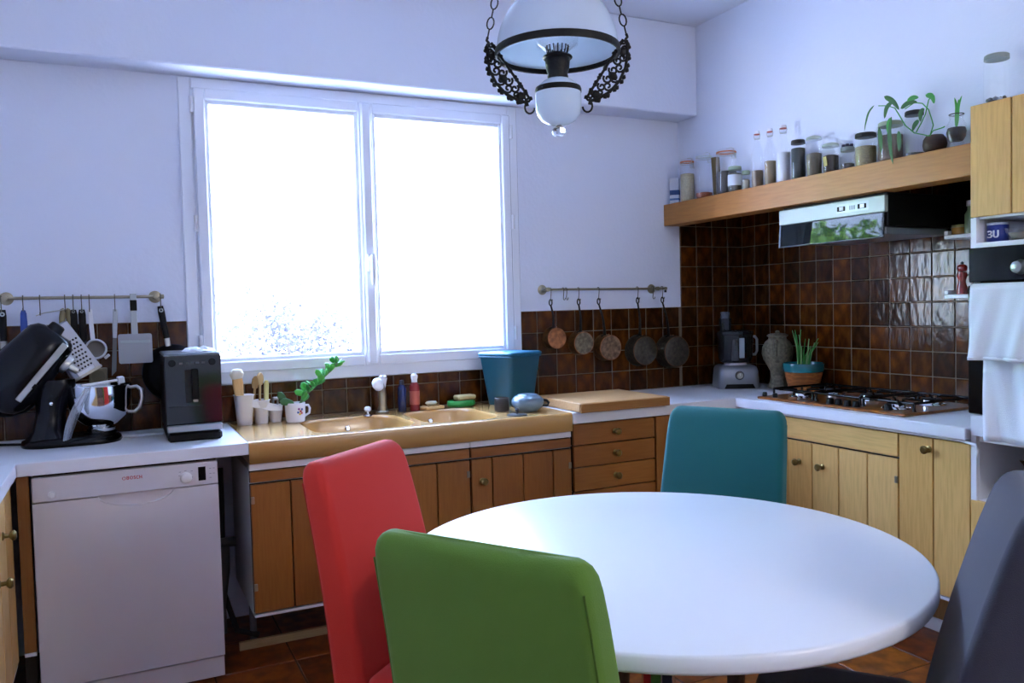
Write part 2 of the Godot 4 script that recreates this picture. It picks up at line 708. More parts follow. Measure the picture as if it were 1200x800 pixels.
func outside() -> void:
	var soil := struct("ground", box(V(-40, -0.6, -45), V(40, -0.35, -0.3)), mat("cfcdc4", 0.95))
	soil.set_meta("kind", "structure")
	var bark := mat("5a4a3c", 0.9)
	var pale := mat("74707e", 0.7)
	var b := thing("bush", "pale leafy bush seen through the lower window panes", "bush", V(0.82, -0.35, -2.7))
	for i in 7:
		var a := TAU * i / 7
		obj(b, "stem", tube([V(0, 0, 0), V(0.15 * cos(a), 0.7, 0.15 * sin(a)), V(0.5 * cos(a), 1.5, 0.4 * sin(a))], [0.025, 0.018, 0.006], 6), bark)
	leaf_cloud(b, "foliage", pale, 11000, 0.05, func(d: Vector3, r: float) -> Vector3:
		var k := 1.0 + 0.22 * sin(d.x * 7.0) + 0.16 * sin(d.z * 9.0 + d.y * 5.0)
		return V(0, 1.34, 0) + d * V(0.8, 0.76, 0.55) * r * k)
	var green := mat("5f8f45", 0.6)
	green.backlight_enabled = true
	green.backlight = Color(0.3, 0.4, 0.2)
	var names := ["broad sunlit tree outside behind the pale bush", "tall sunlit tree farthest along the garden outside the window", "round sunlit tree standing in the middle of the garden", "rearmost sunlit tree beyond the others in the garden"]
	var spots := [V(-6.2, -0.35, -9.5), V(-10.5, -0.35, -12.5), V(-2.2, -0.35, -13.0), V(-7.0, -0.35, -18.0)]
	for i in 4:
		var t := thing("garden_tree", names[i], "tree", spots[i], 40.0 * i, "garden trees outside the window")
		var hh: float = [4.6, 6.2, 5.4, 5.0][i]
		obj(t, "trunk", tube([V(0, 0, 0), V(0.05, hh * 0.35, 0.04), V(0, hh * 0.7, 0)], [0.16, 0.12, 0.05], 8), bark)
		leaf_cloud(t, "foliage", green, 9000, 0.36, func(d: Vector3, r: float) -> Vector3:
			var k := 1.0 + 0.2 * sin(d.x * 8.0 + i) + 0.15 * sin(d.z * 9.0 + d.y * 6.0)
			return V(0, hh * 0.6, 0) + d * V(hh * 0.42, hh * 0.42, hh * 0.42) * r * k)


func tile_area(wall: Node3D, xf: Transform3D, us: Array, vs: Array, clip: Rect2) -> void:
	var full := box(V(-PT / 2 + 0.0022, -PT / 2 + 0.0022, -0.002), V(PT / 2 - 0.0022, PT / 2 - 0.0022, 0.0075), 0.003).mesh()
	for u in us:
		for v in vs:
			var r := Rect2(u, v, PT, PT).intersection(clip)
			if r.size.x < 0.02 or r.size.y < 0.02:
				continue
			var m := full
			if r.size.x < PT - 0.002 or r.size.y < PT - 0.002:
				m = box(V(-r.size.x / 2 + 0.0022, -r.size.y / 2 + 0.0022, -0.002), V(r.size.x / 2 - 0.0022, r.size.y / 2 - 0.0022, 0.0075), 0.003).mesh()
			var c := r.get_center()
			var o := obj(wall, "tile", m, wood(tiles_m), xf * T(V(c.x, c.y, 0), V(rng.randf_range(-0.5, 0.5), rng.randf_range(-0.5, 0.5), 0)))
			o.name = numbered("wall_tile").replace("wall_", "")


func steps(a: float, n: int) -> Array:
	var o := []
	for i in n:
		o.append(a + PT * i)
	return o


func wall_tiles() -> void:
	var wb := get_node("wall_back")
	var wr := get_node("wall_right")
	var ys := steps(TY, 9)
	var top := TY + 4 * PT
	var x0 := XR - 0.015 - 13 * PT   # first joint beside the window
	var g := G.new()
	g.add(box(V(1.474, 0.8, -0.002), V(XR, top, 0.0035)))
	g.add(box(V(XU, 0.8, -0.002), V(XR, 1.92, 0.0035)))
	g.add(box(V(-1.4, 0.8, -0.002), V(-0.154, top, 0.0035)))
	g.add(box(V(-0.154, 0.8, -0.002), V(1.474, 1.048, 0.0035)))
	obj(wb, "grout", g, M.grout)
	var I := Transform3D.IDENTITY
	tile_area(wb, I, steps(x0, 9), steps(TY, 4), Rect2(1.474, 0.88, XU - 1.474, top - 0.88))
	tile_area(wb, I, steps(XR - 4 * PT, 4), ys, Rect2(XU, 0.88, XR - XU, 1.04))
	tile_area(wb, I, steps(-0.154 - 11 * PT, 11), steps(TY, 4), Rect2(-1.4, 0.88, 1.4 - 0.154, top - 0.88))
	tile_area(wb, I, steps(-0.154, 15), steps(0.999 - PT, 2), Rect2(-0.154, 0.88, 1.628, 0.168))
	obj(wr, "grout", box(V(XR - 0.0035, 0.8, 0), V(XR + 0.002, 1.92, 1.95)), M.grout)
	var xf := Transform3D(Basis(V(0, 0, 1), V(0, 1, 0), V(-1, 0, 0)), V(XR, 0, 0))
	tile_area(wr, xf, steps(0.0, 16), ys, Rect2(0.0075, 0.88, 1.86, 1.04))


var knob_mesh: ArrayMesh


func knob(parent: Node3D, p: Vector3, rot := V(90, 0, 0)) -> void:
	if knob_mesh == null:
		knob_mesh = lathe(L([0, 0, 0.013, 0, 0.013, 0.003, 0.007, 0.006, 0.006, 0.018, 0.012, 0.022, 0.016, 0.027, 0.016, 0.032, 0.011, 0.037, 0, 0.038]), 18).mesh()
	obj(parent, "knob", knob_mesh, M.brass, T(p, rot))


# fronts lie in local z = 0, boards stand side by side with dark joints
func cabinet(called: String, label: String, at: Vector3, turn: float, w: float, y0: float, y1: float, depth: float, fronts: Array, horizontal_mats: Array) -> Node3D:
	var t := thing(called, label, "cabinet", at, turn)
	obj(t, "body", box(V(0.001, y0 - 0.016, -depth), V(w - 0.001, y1, -0.03)), M.carcass)
	obj(t, "edge_strip", box(V(0.001, y0 - 0.016, -0.03), V(w - 0.001, y0 - 0.004, -0.004), 0.002), M.white)
	for f in fronts:
		var a := V(f.x0 + 0.0015, f.y0 + 0.0015, -0.03)
		var b := V(f.x1 - 0.0015, f.y1 - 0.0015, -0.014)
		var d := obj(t, f.k, box(a, b), M.gap)
		var mats: Array = horizontal_mats if f.k != "door" else (woods_v if horizontal_mats == woods_h else lit_pale_v)
		var x: float = f.x0
		for pw in f.planks:
			obj(d, "plank", box(V(x + 0.0026, f.y0 + 0.0026, -0.016), V(x + pw - 0.0026, f.y1 - 0.0026, 0), 0.0016), wood(mats))
			x += pw
		if f.has("knob"):
			knob(d, V(f.knob.x, f.knob.y, 0))
		for h in f.get("hinge", []):
			obj(d, "hinge", box(V(h.x - 0.007, h.y - 0.014, -0.004), V(h.x + 0.007, h.y + 0.014, 0.004), 0.002), M.nickel)
	return t


func fr(k: String, x0: float, x1: float, y0: float, y1: float, planks: Array, kn = null, hinge := []) -> Dictionary:
	var d := {"k": k, "x0": x0, "x1": x1, "y0": y0, "y1": y1, "planks": planks, "hinge": hinge}
	if kn != null:
		d.knob = kn
	return d


func base_cabinets() -> void:
	var p := 0.151
	var t := cabinet("sink_cabinet", "wide wooden sink cabinet with plank doors behind the red chair", V(0, 0, FACE), 0, 0.907, 0.217, 0.765, 0.55, [
		fr("rail", 0, 0.907, 0.72, 0.765, [0.907]),
		fr("door", 0, 3 * p, 0.217, 0.716, [p, p, p], Vector2(2.5 * p, 0.62), [Vector2(0.008, 0.655), Vector2(0.008, 0.32)]),
		fr("door", 3 * p, 0.906, 0.217, 0.716, [p, p, p], Vector2(3.5 * p, 0.62), [Vector2(0.897, 0.655)])], woods_h)
	for x in [0.012, 0.86]:
		obj(t, "leg", tube([V(x + 0.02, 0, -0.3), V(x + 0.02, 0.2, -0.3)], 0.014, 10), M.foot)
	obj(t, "shelf_strip", box(V(0.0, 0.768, -0.03), V(0.907, 0.793, 0.0), 0.002), M.white)
	t = cabinet("sink_cabinet", "narrower wooden sink cabinet with brass knob between wide sink cabinet and drawers", V(0.91, 0, FACE), 0, 0.496, 0.217, 0.765, 0.55, [
		fr("rail", 0, 0.496, 0.72, 0.765, [0.496]),
		fr("door", 0, 0.496, 0.217, 0.716, [0.1, 0.15, 0.15, 0.096], Vector2(0.05, 0.62), [Vector2(0.487, 0.64)])], woods_h)
	for x in [0.03, 0.45]:
		obj(t, "leg", tube([V(x, 0, -0.3), V(x, 0.2, -0.3)], 0.014, 10), M.foot)
	obj(t, "shelf_strip", box(V(0.0, 0.768, -0.03), V(0.496, 0.793, 0.0), 0.002), M.white)
	var dr := []
	var y := 0.824
	for h in [0.1, 0.101, 0.11, 0.14, 0.15]:
		dr.append(fr("drawer", 0, 0.452, y - h, y, [0.452], Vector2(0.226, y - h * 0.48)))
		y -= h
	t = cabinet("drawer_cabinet", "wooden drawer cabinet with brass knobs under the cutting board", V(1.416, 0, FACE), 0, 0.452, y, 0.824, 0.55, dr, woods_h)
	obj(t, "plinth", box(V(0, 0, -0.12), V(0.452, y - 0.016, -0.1)), M.carcass)
	t = cabinet("corner_cabinet", "wooden corner cabinet mostly hidden by the teal chair", V(1.873, 0, FACE), 0, 0.5, 0.217, 0.824, 0.3, [
		fr("door", 0, 0.496, 0.217, 0.824, [0.165, 0.165, 0.166])], woods_h)
	obj(t, "plinth", box(V(0, 0, -0.12), V(0.5, 0.2, -0.1)), M.carcass)
	# cooking side, local x runs along world z
	t = cabinet("hob_cabinet", "wooden cabinet with plank doors and two brass knobs under the hob", V(RX, 0, 0.656), -90, 0.906, 0.217, 0.82, 0.55, [
		fr("rail", 0, 0.906, 0.72, 0.82, [0.906]),
		fr("door", 0, 3 * p, 0.217, 0.716, [p, p, p], Vector2(0.378, 0.62)),
		fr("door", 3 * p, 0.906, 0.217, 0.716, [p, p, p], Vector2(0.513, 0.617), [Vector2(0.897, 0.63)])], lit_pale_h)
	obj(t, "plinth", box(V(0, 0, -0.24), V(0.906, 0.2, -0.22)), M.pale_wood)
	t = cabinet("tall_door_cabinet", "narrow wooden cabinet with one full-height plank door beside the tower", V(RX, 0, 1.564), -90, 0.307, 0.217, 0.82, 0.55, [
		fr("door", 0, 0.307, 0.217, 0.82, [0.154, 0.153], Vector2(0.136, 0.775))], lit_pale_h)
	obj(t, "plinth", box(V(0, 0, -0.24), V(0.307, 0.2, -0.22)), M.pale_wood)
	# along the other side, seen edge-on beside the dishwasher
	t = cabinet("side_cabinet", "wooden base cabinet with brass knobs along the side wall by the dishwasher", V(-0.77, 0, 2.4), 90, 1.74, 0.217, 0.83, 0.55, [
		fr("door", 1.4, 1.74, 0.217, 0.83, [0.17, 0.17], Vector2(1.484, 0.705)),
		fr("door", 1.06, 1.4, 0.217, 0.83, [0.17, 0.17], Vector2(1.357, 0.594)),
		fr("drawer", 0.6, 1.06, 0.63, 0.83, [0.46], Vector2(1.0, 0.73)),
		fr("door", 0.6, 1.06, 0.217, 0.63, [0.155, 0.155, 0.15]),
		fr("door", 0.0, 0.6, 0.217, 0.83, [0.15, 0.15, 0.15, 0.15])], lit_pale_h)
	obj(t, "plinth", box(V(0, 0, -0.12), V(1.74, 0.2, -0.1)), M.carcass)
	var f := thing("filler_panel", "narrow brown wooden panel closing the corner beside the dishwasher", "panel", V(-0.757, 0, 0.62))
	obj(f, "panel", box(V(0, 0.225, -0.02), V(0.036, 0.83, 0), 0.001), tex(mat("9c6a34", 0.5), N.grain, V(7, 0.55, 7)))
	obj(f, "edge_strip", box(V(0, 0.212, -0.02), V(0.036, 0.2235, 0.002), 0.001), M.white)
	obj(f, "foot", box(V(0, 0, -0.02), V(0.036, 0.21, -0.015)), M.gap)
	var pl := obj(self, "plinth_board", box(V(-0.035, 0, 0.385), V(1.4, 0.034, 0.403), 0.002), M.plinth_wood)
	tag(pl, "loose light wooden plinth board lying on the floor below the sink cabinets", "plinth")
	pl = obj(self, "plinth_board", box(V(2.525, 0, 0.66), V(2.541, 0.05, 2.5), 0.002), M.white)
	tag(pl, "low white plinth strip on the floor under the hob-side cabinets", "plinth")
	# what shows in the open gap beside the dishwasher
	var dark := mat("4c4f50", 0.5)
	var pp := thing("drain_pipe", "grey drain pipe running low through the gap beside the dishwasher", "pipe")
	obj(pp, "pipe", tube([V(-0.1, 0.42, 0.28), V(-0.02, 0.42, 0.28)], 0.02, 10), dark)
	obj(pp, "bend", tube([V(-0.06, 0.42, 0.28), V(-0.06, 0.3, 0.26), V(-0.085, 0.16, 0.3), V(-0.09, 0.07, 0.36)], 0.016, 10), dark)
	pp = thing("drain_hose", "dark ribbed hose curving down the gap beside the sink cabinet", "hose")
	obj(pp, "hose", tube([V(-0.05, 0.7, 0.1), V(-0.055, 0.5, 0.14), V(-0.07, 0.2, 0.2), V(-0.03, 0.05, 0.3), V(0.05, 0.03, 0.34)], 0.012, 10), mat("2b2d2e", 0.7))


func worktops() -> void:
	var o := obj(self, "worktop", box(V(-1.4, H - 0.045, 0.008), V(-0.002, H, 0.643), 0.002), M.laminate)
	tag(o, "white laminate worktop carrying the stand mixer and coffee machine", "worktop")
	o = obj(self, "worktop", box(V(-1.4, H - 0.045, 0.645), V(-0.752, H, 2.4), 0.002), M.laminate)
	tag(o, "white laminate worktop over the side cabinet, joining in the corner", "worktop")
	var t := thing("worktop", "white laminate worktop under the cutting board and food processor", "worktop")
	obj(t, "slab", box(V(1.409, H - 0.052, 0.008), V(XR - 0.009, H, 0.64), 0.003), M.laminate)
	t = thing("worktop", "white laminate worktop with thick front edge around the gas hob", "worktop")
	obj(t, "slab", box(V(2.352, H - 0.045, 0.642), V(XR - 0.009, H + 0.001, 1.868), 0.004), M.laminate)
	obj(t, "front_edge", box(V(2.345, H - 0.045, 0.642), V(2.3515, H + 0.001, 1.871), 0.004), M.laminate)
	obj(t, "edge_cord", tube([V(2.366, 0.829, 0.75), V(2.366, 0.829, 1.84), V(2.36, 0.822, 1.9), V(2.356, 0.8, 1.912), V(2.358, 0.775, 1.905)], 0.006, 8), M.white)
	# stoneware sink
	t = thing("double_sink", "ochre stoneware sink with two bowls and a draining board", "sink")
	var g := G.new()
	var zf := 0.637
	var top := H
	var cells := [[0.0, 0.235, false], [0.235, 0.722, true], [0.722, 1.13, true], [1.13, 1.405, false]]
	var bowls := [[0.268, 0.706, 0.14, 0.585], [0.744, 1.1, 0.14, 0.585]]
	var bi := 0
	for c in cells:
		if not c[2]:
			g.quad(V(c[0], top, 0.02), V(c[1], top, 0.02), V(c[1], top, zf - 0.012), V(c[0], top, zf - 0.012))
			continue
		var q = bowls[bi]
		bi += 1
		var cx: float = (q[0] + q[1]) / 2
		var cz: float = (q[2] + q[3]) / 2
		var w: float = q[1] - q[0]
		var d: float = q[3] - q[2]
		var n := 6
		var pr := rrect(w, d, 0.1, n)
		var rim := flat_ring(pr, top, cx, cz)
		var cor := [V(c[1], top, zf - 0.012), V(c[0], top, zf - 0.012), V(c[0], top, 0.02), V(c[1], top, 0.02)]
		for k in 4:
			for i in n:
				g.tri(cor[k], rim[k * (n + 1) + i + 1], rim[k * (n + 1) + i])
			g.quad(cor[k], cor[(k + 1) % 4], rim[((k + 1) % 4) * (n + 1)], rim[k * (n + 1) + n])
		var rings := [rim]
		for e in [[0.004, -0.001], [0.01, -0.005], [0.014, -0.014], [0.02, -0.06], [0.032, -0.12], [0.05, -0.15], [0.09, -0.163]]:
			rings.append(flat_ring(rrect(w - 2 * e[0], d - 2 * e[0], 0.1 - e[0] * 0.5, n), top + e[1], cx, cz))
		var b := loft(rings, false, true)
		g.add(b)
	g.quad(V(0, top, 0.009), V(1.405, top, 0.009), V(1.405, top, 0.02), V(0, top, 0.02))
	for i in g.g.size():   # all of this faces up
		var nn := (g.v[i * 3 + 1] - g.v[i * 3]).cross(g.v[i * 3 + 2] - g.v[i * 3])
		if nn.y > 0:
			var tmp := g.v[i * 3 + 1]
			g.v[i * 3 + 1] = g.v[i * 3 + 2]
			g.v[i * 3 + 2] = tmp
	var pts: Array[Vector2] = [Vector2(zf - 0.012, top), Vector2(zf - 0.005, top - 0.002), Vector2(zf - 0.001, top - 0.006), Vector2(zf, top - 0.013), Vector2(zf, 0.797), Vector2(zf - 0.02, 0.795)]
	var fg := G.new()
	fg.n = 2
	for i in pts.size() - 1:
		fg.quad(V(0, pts[i].y, pts[i].x), V(1.405, pts[i].y, pts[i].x), V(1.405, pts[i + 1].y, pts[i + 1].x), V(0, pts[i + 1].y, pts[i + 1].x), 1)
	g.add(fg)
	for x in [0.0, 1.405]:
		var s := G.new()
		s.quad(V(x, top, 0.009), V(x, top, zf - 0.004), V(x, 0.797, zf), V(x, 0.797, 0.009))
		if x == 0.0:
			s.flip()
		g.add(s)
	obj(t, "basin", g, M.sink)
	for q in [[0.487, 0.42], [0.92, 0.4]]:
		obj(t, "drain", lathe(L([0, 0.004, 0.02, 0.004, 0.036, 0.003, 0.04, 0]), 20), M.chrome, T(V(q[0], top - 0.162, q[1])))
	for q in [[0.5, 0.156], [0.9, 0.156]]:
		obj(t, "overflow", lathe(L([0, 0.008, 0.008, 0.008, 0.013, 0.004, 0.014, 0]), 14), M.chrome, T(V(q[0], top - 0.05, q[1] + 0.004), V(80, 0, 0)))
	var pg := thing("sink_plug", "black sink plug with chrome ring lying in the bowl beneath the tap", "plug", V(0.6, H - 0.118, 0.27))
	obj(pg, "stopper", lathe(L([0, 0, 0.026, 0, 0.03, 0.008, 0.03, 0.014, 0.02, 0.018, 0, 0.018]), 18), M.rubber, T(Vector3.ZERO, V(20, 0, 0)))
	obj(pg, "pull_ring", ring(0.014, 0.002, V(0, 0.028, 0), 16, 6), M.chrome)


func dishwasher() -> void:
	var t := thing("dishwasher", "white freestanding dishwasher with control panel and round dial", "dishwasher", V(-0.712, 0, 0.633))
	var w := 0.598
	obj(t, "body", box(V(0.004, 0.02, -0.58), V(w - 0.004, 0.826, -0.03)), M.enamel)
	obj(t, "worktop_seal", box(V(0.004, 0.8265, -0.3), V(w - 0.004, 0.8345, -0.012)), M.gap)
	var poly := PackedVector2Array([Vector2(0, 0.092), Vector2(w, 0.092), Vector2(w, 0.736)])
	for i in 15:
		var a := PI * i / 14.0
		poly.append(Vector2(0.322 + 0.122 * cos(a), 0.736 - 0.042 * sin(a)))
	poly.append(Vector2(0, 0.736))
	var d := obj(t, "door", extrude(poly, -0.028, 0), M.enamel)
	var sc := PackedVector2Array()
	for i in 15:
		var a := PI * i / 14.0
		sc.append(Vector2(0.322 + 0.13 * cos(a), 0.742 - 0.054 * sin(a)))
	obj(d, "handle_recess", extrude(sc, -0.03, -0.016), M.enamel)
	var p := obj(t, "control_panel", box(V(0, 0.739, -0.03), V(w, 0.824, 0.001), 0.003), M.enamel)
	obj(p, "dial", lathe(L([0, 0.016, 0.012, 0.016, 0.017, 0.013, 0.0185, 0.002, 0.021, 0, 0, 0]), 26), M.white, T(V(0.488, 0.772, 0.001), V(90, 0, 0)))
	obj(p, "display", box(V(0.53, 0.756, 0), V(0.556, 0.807, 0.002), 0.0008), M.black_gloss)
	obj(p, "power_button", lathe(L([0, 0.004, 0.009, 0.004, 0.0105, 0.002, 0.012, 0.002, 0.0125, 0]), 20), M.white, T(V(0.06, 0.763, 0.001), V(90, 0, 0)))
	var mk := G.new()
	for q in [[0.468, 0.795], [0.487, 0.798], [0.508, 0.795], [0.508, 0.772], [0.466, 0.782], [0.572, 0.798], [0.584, 0.798], [0.572, 0.779], [0.584, 0.779], [0.572, 0.764]]:
		mk.add(box(V(q[0] - 0.0035, q[1] - 0.001, 0.001), V(q[0] + 0.0035, q[1] + 0.001, 0.0016)))
	obj(p, "marking", mk, mat("8a8894", 0.6))
	var red := mat("c0282c", 0.5)
	var tm := TextMesh.new()
	var sf := SystemFont.new()
	sf.font_names = PackedStringArray(["Droid Sans"])
	sf.font_weight = 700
	tm.font = sf
	tm.text = "BOSCH"
	tm.font_size = 16
	tm.pixel_size = 0.001
	tm.depth = 0.0006
	obj(p, "lettering", tm, red, T(V(0.318, 0.793, 0.0012)))
	obj(p, "logo", ring(0.0052, 0.0009, Vector3.ZERO, 18, 6), red, T(V(0.284, 0.793, 0.0014), V(90, 0, 0)))
	obj(t, "kick_plate", box(V(0.004, 0.012, -0.05), V(w - 0.002, 0.086, -0.006), 0.002), M.enamel)
	for x in [0.04, w - 0.04]:
		obj(t, "foot", tube([V(x, 0, -0.1), V(x, 0.03, -0.1)], 0.018, 10), M.black)


func tower() -> void:
	var t := thing("oven_cabinet", "tall white and wooden cabinet housing the black oven", "cabinet", V(RX, 0, 1.872), -90)
	var D := 0.58
	var w := 0.64
	var g := G.new()
	for x in [[0.0, 0.022], [w - 0.022, w]]:
		g.add(box(V(x[0], 0.217, -D), V(x[1], 2.04, -0.016), 0.001))
	for y in [[0.217, 0.235], [0.6, 0.618], [0.83, 0.85], [1.535, 1.553], [1.638, 1.654], [2.024, 2.04]]:
		g.add(box(V(0.022, y[0], -D), V(w - 0.022, y[1], -0.016), 0.001))
	g.add(box(V(0.022, 0.217, -D), V(w - 0.022, 2.04, -D + 0.01)))
	for x in [[0.0, 0.022], [w - 0.022, w]]:
		g.add(box(V(x[0], 0.6, -0.016), V(x[1], 0.87, 0), 0.001))
		g.add(box(V(x[0], 1.535, -0.016), V(x[1], 1.644, 0), 0.001))
	g.add(box(V(0.022, 1.535, -0.016), V(w - 0.022, 1.553, 0), 0.001))
	obj(t, "carcass", g, M.white)
	for e in [[0.0, 0.304, [0.152, 0.152]], [0.304, w, [0.168, 0.168]]]:
		var d := obj(t, "door", box(V(e[0] + 0.001, 1.648, -0.016), V(e[1] - 0.001, 2.044, -0.012)), M.gap)
		var x: float = e[0]
		for pw in e[2]:
			obj(d, "plank", box(V(x + 0.002, 1.646, -0.014), V(x + pw - 0.002, 2.045, 0.004), 0.002), wood(lit_pale_v))
			x += pw
	var d := obj(t, "drawer", box(V(0.001, 0.22, -0.016), V(w - 0.001, 0.612, -0.012)), M.gap)
	for x in [0.0, 0.16, 0.32, 0.48]:
		obj(d, "plank", box(V(x + 0.002, 0.218, -0.014), V(x + 0.158, 0.614, 0.004), 0.002), wood(lit_pale_v))
	obj(t, "edge_strip", box(V(0.001, 0.2, -0.03), V(w, 0.2165, 0.0), 0.002), M.white)
	obj(t, "plinth", box(V(0, 0, -0.24), V(w, 0.2, -0.22)), M.pale_wood)
	# oven
	var o := thing("oven", "black built-in oven with white towels over its handle", "oven", V(RX - 0.004, 0, 1.876), -90)
	obj(o, "body", box(V(0.022, 0.852, -0.5), V(0.6, 1.534, -0.02)), M.black)
	obj(o, "control_panel", box(V(0.0, 1.412, -0.018), V(0.632, 1.534, 0.014), 0.003), M.black_gloss)
	obj(o, "door", box(V(0.0, 0.936, -0.018), V(0.632, 1.402, 0.018), 0.004), M.black_gloss)
	obj(o, "bottom_panel", box(V(0.0, 0.853, -0.018), V(0.632, 0.93, 0.004), 0.002), M.white)
	obj(o, "vent_slot", box(V(0.01, 1.403, -0.018), V(0.62, 1.411, 0.004)), M.rubber)
	obj(o, "handle", tube([V(0.03, 1.385, 0.016), V(0.03, 1.387, 0.05), V(0.05, 1.388, 0.058), V(0.58, 1.388, 0.058), V(0.6, 1.387, 0.05), V(0.6, 1.385, 0.016)], 0.008, 10), M.black)
	for x in [0.19, 0.32, 0.45]:
		obj(o, "knob", lathe(L([0, 0.03, 0.014, 0.03, 0.02, 0.026, 0.022, 0.006, 0.026, 0.0, 0, 0]), 20), M.alu, T(V(x, 1.458, 0.014), V(90, 0, 0)))
	# towels over the handle
	var fold := func(u: float, q: float) -> Vector3:
		return V(0.006 * sin(q * 3.0) * (u - 0.5), 0, 0.009 * sin(u * 15.0 + 1.5 * q + 2.0 * u * u) * (0.25 + q) + 0.005 * sin(u * 37.0 + q * 7.0) * (0.3 + q))
	var a := thing("towel", "shorter white cotton towel hanging in front on the oven handle", "towel", V(2.3, 1.4, 2.136), -90)
	obj(a, "front_flap", cloth(0.42, 0.262, 36, 14, 0.005, fold), M.towel)
	obj(a, "hem", cloth(0.42, 0.012, 36, 2, 0.007, func(u: float, q: float) -> Vector3: return fold.call(u, 1.0) + V(0, -0.252, -0.001)), M.towel)
	obj(a, "top_fold", cloth(0.42, 0.034, 36, 4, 0.005, func(u: float, q: float) -> Vector3:
		return V(0, q * 0.034 + 0.006 * sin(q * PI), -0.03 * q) + fold.call(u, 0.0)), M.towel)
	var b := thing("towel", "longer white cotton towel hanging below the shorter one", "towel", V(2.327, 1.394, 2.15), -90)
	obj(b, "front_flap", cloth(0.40, 0.545, 34, 24, 0.005, func(u: float, q: float) -> Vector3:
		return V(0.02 * q * (0.5 - u), 0, -0.006 + 0.009 * sin(u * 13.0 + q * 2.0 + 3.0 * u * u) * (0.2 + q) + 0.004 * sin(u * 31.0 - q * 6.0))), M.towel)
	# what stands in the two niches
	var n := thing("blue_tin", "small blue tin with white lettering in the niche above the oven", "tin", V(2.45, 1.5535, 1.925))
	obj(n, "body", lathe(L([0, 0, 0.034, 0, 0.035, 0.002, 0.035, 0.062, 0.033, 0.066, 0, 0.066]), 26), mat("1c2f86", 0.35))
	obj(n, "lid", lathe(L([0, 0.072, 0.031, 0.072, 0.036, 0.07, 0.036, 0.062, 0, 0.062]), 26), mat("c8ccd8", 0.3, 0.6))
	var tm := TextMesh.new()
	var sf := SystemFont.new()
	sf.font_names = PackedStringArray(["Droid Sans"])
	sf.font_weight = 700
	tm.font = sf
	tm.text = "3U"
	tm.font_size = 16
	tm.pixel_size = 0.0022
	tm.depth = 0.003
	obj(n, "lettering", tm, M.white, T(V(-0.0345, 0.028, 0.006), V(0, -80, 0)))
	n = thing("glass_bowl", "small clear glass bowl beside the blue tin", "bowl", V(2.44, 1.5535, 2.012))
	obj(n, "bowl", lathe(L([0, 0.003, 0.025, 0.0, 0.03, 0.002, 0.044, 0.03, 0.048, 0.045, 0.045, 0.045, 0.04, 0.03, 0.026, 0.006, 0, 0.005]), 26), M.jar)
	obj(n, "filling", lathe(L([0, 0.006, 0.024, 0.007, 0.038, 0.028, 0, 0.03]), 20), mat("6a5a44", 0.8))
	n = thing("cardboard_box", "open brown cardboard box in the niche below the oven", "box", V(2.55, 0.6185, 2.11), 12)
	var cb := tex(mat("8a6334", 0.85), N.plaster, V(5, 5, 5))
	var bx := G.new()
	for q in [[-0.1, 0, -0.09, 0.1, 0.004, 0.09], [-0.1, 0, -0.09, -0.096, 0.13, 0.09], [0.096, 0, -0.09, 0.1, 0.13, 0.09], [-0.1, 0, -0.09, 0.1, 0.13, -0.086], [-0.1, 0, 0.086, 0.1, 0.13, 0.09]]:
		bx.add(box(V(q[0], q[1], q[2]), V(q[3], q[4], q[5])))
	obj(n, "body", bx, cb)
	obj(n, "flap", box(V(0, -0.0015, -0.09), V(0.08, 0.0015, 0.09)), cb, T(V(-0.098, 0.13, 0), V(0, 0, 150)))
	obj(n, "flap", box(V(-0.09, -0.0015, 0), V(0.09, 0.0015, 0.07)), cb, T(V(0, 0.13, -0.088), V(-25, 0, 0)))
	n = thing("dark_lid", "dark green bottle lying at the edge of the niche below the oven", "bottle", V(2.46, 0.6185, 1.94))
	obj(n, "body", lathe(L([0, 0, 0.018, 0, 0.019, 0.003, 0.019, 0.075, 0.008, 0.09, 0.008, 0.115, 0, 0.115]), 18), mat("10281a", 0.15), T(V(0.05, 0.019, 0), V(0, 20, 90)))
	n.name = numbered("green_bottle")


